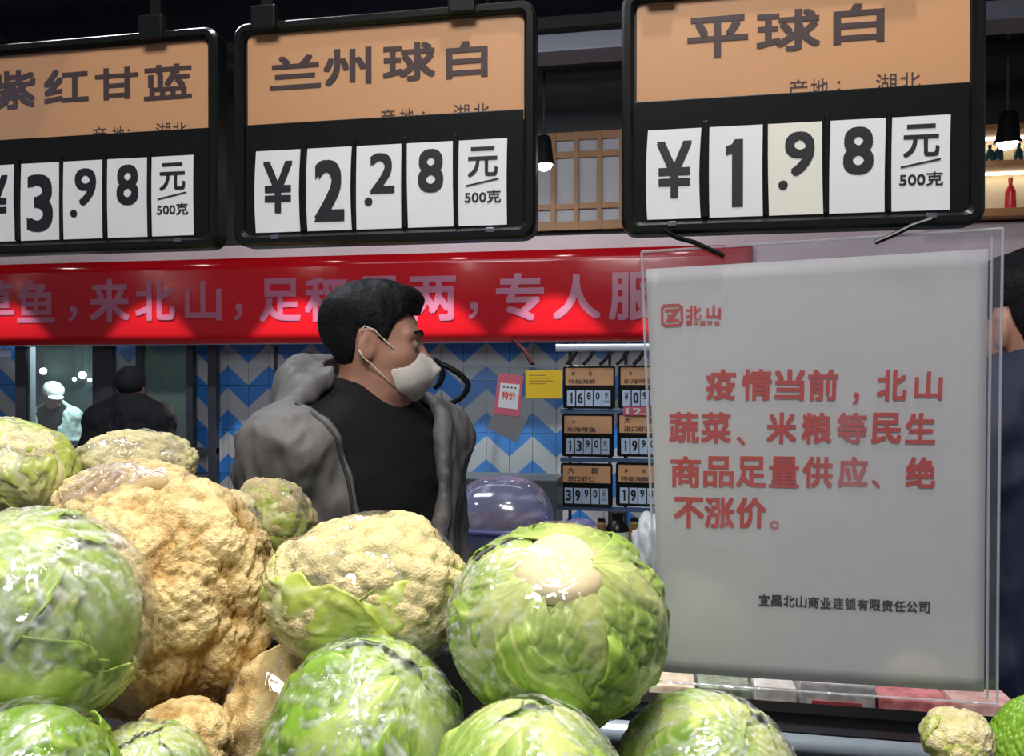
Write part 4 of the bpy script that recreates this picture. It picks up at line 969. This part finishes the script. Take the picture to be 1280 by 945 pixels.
    if op and fine < .006:
        # zip tapes along both front edges, projected on the jacket
        bvh = bvhtree.BVHTree.FromPolygons([v.co[:] for v in jo.data.vertices], [list(p_.vertices) for p_ in jo.data.polygons])
        for sx in (-1, 1):
            pts = []
            for k in range(26):
                z = 0.84 + 0.60 * k / 25; w = 0.040 + 0.14 * min(1, max(-0.15, (z - 1.02) / 0.5)) + 0.008 * math.sin(z * 26 + seed)
                h, n_, _, _ = bvh.ray_cast(Vector((0.01 + sx * (w + 0.012), 0.4, z)), Vector((0, -1, 0)))
                if h: pts.append(h + Vector((0, 0.0015, 0)))
            if len(pts) > 3: local_tube('zip_tape', pts, 0.0035, M_greylining, jo)
    def leg(p):
        m = mir(p); d = sd_cap(m, (0.085, 0, 0.86), (0.10, 0.02, 0.48), 0.092, 0.068); d = smin(d, sd_cap(m, (0.10, 0.02, 0.48), (0.105, 0.0, 0.09), 0.066, 0.055), 0.03)
        d = smin(d, sd_ell(p, (0, 0, 0.86), (0.165, 0.115, 0.12)), 0.05); return smax(d, -(p[..., 2] - 0.06), 0.005)
    sdf_obj('trousers', leg, (-0.25, -0.16, 0.03), (0.25, 0.18, 1.0), 0.011, M_trousers, root, disp=lambda V: 0.006 * vnoise(V * 11))
    for sx in (-1, 1):
        c = np.array((sx * 0.105, 0.055, 0.045))
        def shoe(p, c=c):
            d = sd_ell(p, c, (0.047, 0.135, 0.058)); d = smin(d, sd_ell(p, c + np.array((0, -0.06, 0.03)), (0.045, 0.07, 0.06)), 0.02); return smax(d, -(p[..., 2] - 0.002), 0.004)
        sdf_obj('shoe', shoe, c - np.array((0.07, 0.16, 0.06)), c + np.array((0.07, 0.16, 0.10)), 0.008, M_shoe, root)
    def hatmesh(fn, name, m, lo, hi, vx, dsp=None): return sdf_obj(name, fn, lo, hi, vx, m, root, disp=dsp)
    if hat == 'beanie':
        def bf(p):
            q = hl(p); d = sd_ell(q, (0, -0.010, 0.040), (0.090, 0.108, 0.100)); return smax(d, -(q[..., 2] + 0.060 - 0.25 * q[..., 1]), 0.01)
        h_ = hatmesh(bf, 'beanie', M_blackcoat, (-0.13, head_fwd - 0.15, 1.50), (0.13, head_fwd + 0.15, 1.72), 0.007, lambda V: 0.002 * np.sin(np.arctan2(V[:, 1], V[:, 0]) * 40))
        def bb(p):
            q = hl(p); d = sd_ell(q, (0, -0.010, 0.030), (0.091, 0.109, 0.2)); return np.maximum(np.maximum(d, -(q[..., 2] + 0.066 - 0.25 * q[..., 1])), q[..., 2] + 0.056 - 0.25 * q[..., 1])
        sdf_obj('hat_band', bb, (-0.13, head_fwd - 0.15, 1.47), (0.13, head_fwd + 0.15, 1.62), 0.0045, M_hatband, h_)
    if hat == 'cap':
        def cf(p):
            q = hl(p); d = sd_ell(q, (0, -0.012, 0.066), (0.102, 0.120, 0.100)); d = smax(d, -(q[..., 2] - 0.032), 0.008)
            br = sd_ell(q, (0, 0.105, 0.034), (0.075, 0.070, 0.012)); return smin(d, br, 0.01)
        hatmesh(cf, 'cap', M_chefwhite, (-0.18, head_fwd - 0.18, 1.52), (0.18, head_fwd + 0.20, 1.74), 0.007, lambda V: 0.004 * vnoise(V * 25))
    return root
M_eye = mat('eye', (0.35, 0.32, 0.30), 0.15); M_chefwhite = mat('white_cap_cloth', (0.85, 0.90, 0.88), 0.8)
# man in the grey jacket
hp = Q(468, 433, 1.58)
ty = math.radians(-120); hb = Matrix.Rotation(ty, 3, 'Z') @ Vector((0, 0.02, 0))
person(hp.x - hb.x, hp.y - hb.y, hp.z - 1.55, 1.0, ty, math.radians(44), 'man in a grey hooded jacket, black sweater and cream mask, facing right', mask=True, hood=True, pitch=math.radians(-4), seed=1.3)
# person in the black beanie, seen from behind
hp = Q(163, 482, 4.55)
person(hp.x, hp.y, 0, (hp.z) / 1.56, math.radians(25), math.radians(-6), 'person in a black beanie and black coat seen from behind, beside the stall window', vox=0.012, fine=0.010, jacket=M_blackcoat, inner=M_blackcoat, op=False, hat='beanie', seed=4.0)
# fish seller behind the window
hp = Q(67, 496, 6.75)
person(hp.x, hp.y, 0, (hp.z) / 1.55, math.radians(200), math.radians(35), 'fish seller in a white cap and pale uniform behind the stall window', vox=0.012, fine=0.010, jacket=M_chef, inner=M_sweater, op=True, hat='cap', seed=6.0, pitch=math.radians(-18))
# person in navy at the right edge
hp = Q(1305, 404, 1.26)
person(hp.x, hp.y, 0, hp.z / 1.56, math.radians(8), math.radians(10), 'person in a navy coat with cropped black hair behind the notice, at the right edge', vox=0.007, jacket=M_navy, inner=M_sweater, op=False, seed=8.0, head_fwd=0.01)

# ------------------------------------------------------------------ middle distance: price rack, glass case, bins
YK = 4.55
bw_ = xat(769, YK) - xat(704, YK); sk = bw_ / BW; szk = ((zat(735, 457, YK) - zat(735, 511, YK)) / BH) / sk
far_txt = {0: [('特级海鲜', .03, .19, .127, .152), ('鲜', .05, .07, .17, .19), ('活', .15, .17, .17, .19)], 1: [('东海带鱼', .03, .2, .127, .152), ('冰', .06, .08, .17, .19)], 2: [('进口虾仁', .04, .2, .127, .155), ('大', .04, .08, .17, .2), ('鲜', .18, .22, .165, .2)]}
rows_ = ((457, 511, ['1', '6', '.8', '.0', '元'], 'reading 16.80'), (518, 571, ['1', '3', '.9', '.0', '元'], 'reading 13.90'), (580, 633, ['3', '9', '.9', '.0', '元'], 'reading 39.90'))
rack = thing('price_rack', (xat(770, YK), YK, 0), 'dark rack behind the notice that carries six small price boards in two columns', 'rack')
for px in (712, 762, 782, 830): box('upright', (xat(px - 2, YK), YK + 0.02, 0), (xat(px + 2, YK), YK + 0.04, zat(735, 437, YK)), M_frame, rack)
for px in (712, 830): box('rail_arm', (xat(px - 2, YK), YK - 0.085, zat(735, 440, YK)), (xat(px + 2, YK), YK + 0.04, zat(735, 437, YK)), M_frame, rack)
for py in (514, 575, 636): box('shelf_bar', (xat(700, YK), YK + 0.014, zat(735, py + 3, YK)), (xat(840, YK), YK + 0.045, zat(735, py - 2.5, YK)), mat('blue_grey_steel', (0.09, 0.16, 0.30), 0.4), rack)
place = ('top', 'middle', 'bottom')
for r, (ya, yb, dg, rd) in enumerate(rows_):
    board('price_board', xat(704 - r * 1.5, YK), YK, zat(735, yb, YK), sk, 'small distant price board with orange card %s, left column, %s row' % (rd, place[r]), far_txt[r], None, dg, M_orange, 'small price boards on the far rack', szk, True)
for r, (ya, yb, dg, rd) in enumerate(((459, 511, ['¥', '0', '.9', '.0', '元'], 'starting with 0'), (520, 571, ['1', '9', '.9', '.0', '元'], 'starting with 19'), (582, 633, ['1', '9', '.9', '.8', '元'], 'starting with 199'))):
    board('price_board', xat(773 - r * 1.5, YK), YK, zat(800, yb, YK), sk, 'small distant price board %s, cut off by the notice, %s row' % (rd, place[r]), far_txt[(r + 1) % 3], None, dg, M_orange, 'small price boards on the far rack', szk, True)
pk = Plane((0, YK - 0.02, 0), (1, 0, 0), (0, 0, 1))
mb = MB(); u0, v0 = pk.hit(779, 519); u1, v1 = pk.hit(812, 508.5); pk.box(mb, u0, u1, v0, v1, 0, 0.003)
ps = mb.build('price_strip', M_pink); tag(ps, 'pink strip with white digits beneath the small price board starting with 0', 'label')
mb = MB(); glyph_px(mb, pk, '12.', 795, 514, 24, 8, 0.004, 0.03); mb.build('digits', M_white, ps)
# pale tube rail above the rack
q0, q1 = P(695, 435, YK - 0.1), P(840, 436, YK - 0.1)
tl = MB().tube([(q0.x, YK - 0.1, q0.z), (q1.x, YK - 0.1, q0.z)], 0.022, 16).build('tube_rail', mat('white_enamel', (0.50, 0.56, 0.66), 0.3), None, True); tag(tl, 'pale white tube rail running above the small price boards', 'rail')
for k, px in enumerate((712, 733, 754, 775, 796)):
    a = P(px + 10, 437.5, YK - 0.1); b = P(px - 4, 455, YK - 0.05)
    tag(MB().tube([a, (a + b) / 2 + Vector((0, 0, -0.01)), b], 0.012, 6).build('scale_strap', M_dark, None, True), 'dark slanted strap under the pale tube rail, ' + ('first', 'second', 'third', 'fourth', 'fifth')[k] + ' from left', 'strap', 'straps under the pale tube rail')
# glass case
YC = 4.1
gc = thing('glass_case', (xat(640, YC), YC, 0), 'glass fronted case with thin metal edges in front of the chevron tiles', 'display case')
gz0, gz1 = zat(640, 600, YC), zat(640, 459, YC)
box('glass_pane', (xat(578, YC), YC, gz0), (xat(697, YC), YC + 0.008, gz1), M_glass, gc)
box('metal_edge', (xat(577, YC), YC - 0.008, gz0), (xat(579.5, YC), YC + 0.015, gz1), M_chrome, gc)
box('metal_edge', (xat(577, YC), YC - 0.008, gz1), (xat(697, YC), YC + 0.015, gz1 + 0.012), M_chrome, gc)
box('metal_edge', (xat(577, YC), YC - 0.006, zat(640, 475, YC)), (xat(622, YC), YC + 0.012, zat(640, 474, YC)), M_chrome, gc)
box('case_base', (xat(560, YC), YC - 0.02, 0), (xat(696, YC), YC + 0.3, gz0), M_counterlight, gc)
pc = Plane((0, YC - 0.012, 0), (1, 0, 0), (0, 0, 1))
def card(name, x0, y0, x1, y1, m, label, cat, tilt=0, d=0.004):
    a, b = pc.hit(x0, y1), pc.hit(x1, y0); cu_, cv_ = (a[0] + b[0]) / 2, (a[1] + b[1]) / 2; w, h = (b[0] - a[0]) / 2, (b[1] - a[1]) / 2
    pl = Plane(pc.w(cu_, cv_), (math.cos(tilt), 0, math.sin(tilt)), (-math.sin(tilt), 0, math.cos(tilt)))
    o = pl.box(MB(), -w, w, -h, h, 0, d, 0.001).build(name, m); tag(o, label, cat); return o, pl, w, h
yc, pl, w, h = card('yellow_card', 657, 463, 703, 498, M_yellow, 'bright yellow card with faint printed lines on the glass case', 'card')
mb = MB()
for k in range(4): pl.box(mb, -w * .8, w * (.1 + .2 * (k % 3)), h * (.62 - .2 * k), h * (.68 - .2 * k), 0.004, 0.0046)
mb.build('printed_lines', mat('ochre_print', (0.30, 0.20, 0.02), 0.5), yc)
pk_, pl, w, h = card('hanging_tag', 620, 468, 652, 519, M_pink, 'tilted pink tag with a white panel hanging on the glass case', 'tag', tilt=-0.10)
wp = pl.box(MB(), -w * .72, w * .8, -h * .66, h * .55, 0.004, 0.006, 0.001).build('white_panel', M_white, pk_)
mb = MB(); glyph_box(mb, pl, '特价', -w * .5, w * .55, -h * .25, h * .15, 0.0062, 0.03); mb.build('red_lettering', M_red, pk_)
mb = MB()
for k in range(4): pl.box(mb, -w * (.5 - .3 * k), -w * (.35 - .3 * k), h * .33, h * .40, 0.0062, 0.0066)
mb.build('printed_dots', M_digit, pk_)
gf, pl, w, h = card('plastic_sheet', 614, 512, 655, 546, mat('grey_film', (0.22, 0.22, 0.24), 0.3), 'grey translucent plastic flap hanging below the pink tag', 'plastic sheet', tilt=-0.45, d=0.002)
# black gooseneck behind the masked man
def curve_pts(pxs, d, n=5):
    P3 = [Q(x, y, d) for x, y in pxs]; out = []
    for i in range(len(P3) - 1):
        p0, p1, p2, p3 = P3[max(i - 1, 0)], P3[i], P3[i + 1], P3[min(i + 2, len(P3) - 1)]
        for k in range(n):
            t = k / n; out.append(0.5 * ((2 * p1) + (p2 - p0) * t + (2 * p0 - 5 * p1 + 4 * p2 - p3) * t * t + (3 * p1 - p0 - 3 * p2 + p3) * t ** 3))
    return out + [P3[-1]]
pts = curve_pts([(530, 447), (545, 452), (562, 460), (577, 470), (585, 481), (580, 493), (568, 502), (554, 508), (540, 516), (530, 540), (525, 620)], 1.95)
pts += [Vector((pts[-1].x, pts[-1].y, 0.03))]
gn = thing('gooseneck_arm', (pts[-1].x, pts[-1].y, 0), 'black curved gooseneck arm looping out behind the cream mask', 'gooseneck')
MB().tube(pts, 0.0075, 10).build('flexible_arm', M_black, gn, True)
MB().lathe([(0.10, 0), (0.10, 0.015), (0.02, 0.03)], (pts[-1].x, pts[-1].y, 0.0)).build('floor_base', M_black, gn, True)
MB().tube(curve_pts([(543, 450), (551, 460), (553, 470), (548, 480), (542, 484)], 1.93), 0.008, 10).build('inner_hook', M_black, gn, True)
cb = MB().tube([P(642, 426, 5.17), P(655, 438, 4.8), P(666, 456, 4.5)], 0.014, 8).build('cable', M_black, None, True); tag(cb, 'short thick black cable slanting down from the banner above the yellow card', 'cable')
# counter with clear lidded bulk bins
YQ = 2.35
ct = thing('bulk_counter', (xat(690, YQ), YQ, 0), 'dark counter behind the cabbages carrying clear plastic covered food bins', 'counter')
cz = zat(640, 688, YQ)
box('counter_body', (xat(548, YQ), YQ - 0.05, 0), (xat(850, YQ), YQ + 0.40, cz - 0.02), M_counter, ct, bev=0.005)
box('counter_top', (xat(545, YQ), YQ - 0.08, cz - 0.02), (xat(853, YQ), YQ + 0.43, cz), M_counterlight, ct, bev=0.004)
def dome(px0, px1, ytop, ybot, Y, label, m=M_dome):
    x0, x1 = xat(px0, Y), xat(px1, Y); zb, zt = zat(640, ybot, Y), zat(640, ytop, Y); r = (x1 - x0) / 2; c = Vector(((x0 + x1) / 2, Y, zb))
    t = thing('bulk_bin', (c.x, c.y, cz), label, 'food bin', 'clear covered bulk bins')
    V = []; F = []; nu, nv = 40, 20; cr = []
    for j in range(nv + 1):
        for i in range(nu):
            a = 2 * math.pi * i / nu; b = (j / nv) * math.pi / 2; e = 0.75
            ca, sa = math.cos(a), math.sin(a); sq = (abs(ca) ** 4 + abs(sa) ** 4) ** -0.25
            rr = r * (math.cos(b) ** e) * (1 + (sq - 1) * 0.5 * math.cos(b)); V.append((c.x + rr * ca, c.y + rr * sa * .9, c.z + (zt - zb) * math.sin(b) ** 0.9))
            cr.append(max(0, 1 - 6 * abs(float(vnoise(np.array([ca * 2, sa * 2, b * 2.0]))))))
    for j in range(nv):
        for i in range(nu): F.append([j * nu + i, j * nu + (i + 1) % nu, (j + 1) * nu + (i + 1) % nu, (j + 1) * nu + i])
    mesh_obj('clear_lid', V, F, m, t, True, attrs={'crease_glint': cr})
    MB().tube([V[i] for i in range(nu)] + [V[0]], 0.006, 8, False).build('lid_rim', M_dome, t, True)
    box('bin_body', (x0 + 0.01, Y - r * .8, min(cz, zb - 0.03)), (x1 - 0.01, Y + r * .8, zb - 0.002), mat('clear_bin_side', (0.14, 0.15, 0.26), 0.2), t, bev=0.01)
    rg = random.Random(int(px0)); mbn = MB()
    for k in range(120):
        a = rg.random() * 6.28; q = r * .72 * math.sqrt(rg.random()); s_ = rg.uniform(.006, .012)
        cc = (c.x + q * math.cos(a), c.y + q * math.sin(a) * .8, zb + rg.uniform(.0, .02)); mbn.box([k_ - s_ for k_ in cc], [k_ + s_ for k_ in cc], 0.002)
    mbn.build('dried_food', mat('red_brown_dried_food', (0.20, 0.06, 0.03), 0.6, noise=(40, .3, (.35, .14, .06))), t, kind='stuff')
dome(566, 692, 596, 655, YQ + 0.10, 'clear lilac domed bin just right of the man\'s black sweater')
dome(700, 752, 646, 668, YQ + 0.14, 'small low clear lilac bin lid just left of the black bottle')
# bottle with white label between gold packs; white bag
def jar(px, py_t, py_b, w, m, label, name, cat, lab=None, gold=False, Y=YQ + 0.02):
    x = xat(px, Y); zt = zat(640, py_t, Y); wd = abs(xat(px + w / 2, Y) - xat(px - w / 2, Y)) / 2
    t = thing(name, (x, Y, cz), label, cat); h = zt - cz
    if gold: box('pack_body', (x - wd, Y - 0.03, cz), (x + wd, Y + 0.03, zt), m, t, bev=0.004); box('pack_seal', (x - wd, Y - 0.012, zt), (x + wd, Y + 0.012, zt + 0.01), M_black, t)
    else:
        MB().lathe([(wd * .95, 0), (wd, 0.01), (wd, h * .62), (wd * .8, h * .78), (wd * .5, h * .88), (wd * .5, h)], (x, Y, cz), 24).build('bottle_body', m, t, True)
        MB().lathe([(wd * 1.01, h * .36), (wd * 1.02, h * .36), (wd * 1.02, h * .60), (wd * 1.01, h * .60)], (x, Y, cz), 24).build('paper_label', M_white, t, True)
        MB().lathe([(wd * .55, h * .98), (wd * .55, h * 1.08), (wd * .4, h * 1.1)], (x, Y, cz), 24).build('cap', M_black, t, True)
M_gold = mat('gold_foil', (0.50, 0.30, 0.09), 0.35, metal=0.6, noise=(20, .3, (.35, .2, .06)))
jar(772, 640, 690, 30, M_black, 'black bottle with a white paper label at the notice\'s left edge', 'sauce_bottle', 'bottle', lab=True)
jar(752, 648, 690, 9, M_gold, 'narrow gold foil pack left of the black bottle', 'foil_pack', 'pack', gold=True)
jar(793, 646, 690, 9, M_gold, 'narrow gold foil pack right of the black bottle', 'foil_pack', 'pack', gold=True)
# crumpled white bag
c = Q(812, 690, 2.0); D, F = ico(4); D = D * (1 + 0.22 * vnoise(D * 2.2) + 0.10 * vnoise(D * 5) + 0.03 * vnoise(D * 12))[:, None]
V = D * np.array((0.045, 0.05, 0.095)) + np.array(c); V[:, 0] *= 1
bag = mesh_obj('plastic_bag', V, F, mat('white_bag_film', (0.72, 0.76, 0.80), 0.35), None, True); tag(bag, 'crumpled white plastic bag peeking out at the notice\'s lower left edge', 'bag')
bs = thing('low_table', (c.x, c.y, 0), 'low dark table holding the crumpled white bag behind the notice', 'table')
zt_ = float(V[:, 2].min())
box('table_top', (c.x - 0.08, c.y - 0.1, zt_ - 0.03), (c.x + 0.35, c.y + 0.12, zt_), M_counter, bs)
for dx in (-0.07, 0.31):
    for dy in (-0.09, 0.08): box('leg', (c.x + dx, c.y + dy, 0), (c.x + dx + 0.03, c.y + dy + 0.03, zt_ - 0.03), M_frame, bs)
# sparkling small lamps inside the fish stall
for k, (px, py, r) in enumerate(((54, 464, .03), (103, 469, .034), (93, 474, .018), (112, 475, .018))):
    q = P(px, py, YW + 0.98); g = thing('stall_lamp', q, ('bright small lamp above the fish seller', 'brightest lamp on the right inside the stall window', 'tiny lamp left of the brightest stall lamp', 'tiny lamp at the right side of the stall window', 'tiny lamp at the left side of the stall window')[k], 'lamp', 'small lamps inside the fish stall')
    MB().lathe([(r * .4, -r), (r, -r * .3), (r, r * .5), (r * .4, r)], q, 12).build('bulb', mat('stall_bulb', (1, 1, 1), .3, emit=((.9, 1, .97), 9)), g, True)
    MB().tube([q + Vector((0, 0, r)), (q.x, q.y, zb0 + 0.3)], 0.005, 6).build('cord', M_dark, g)
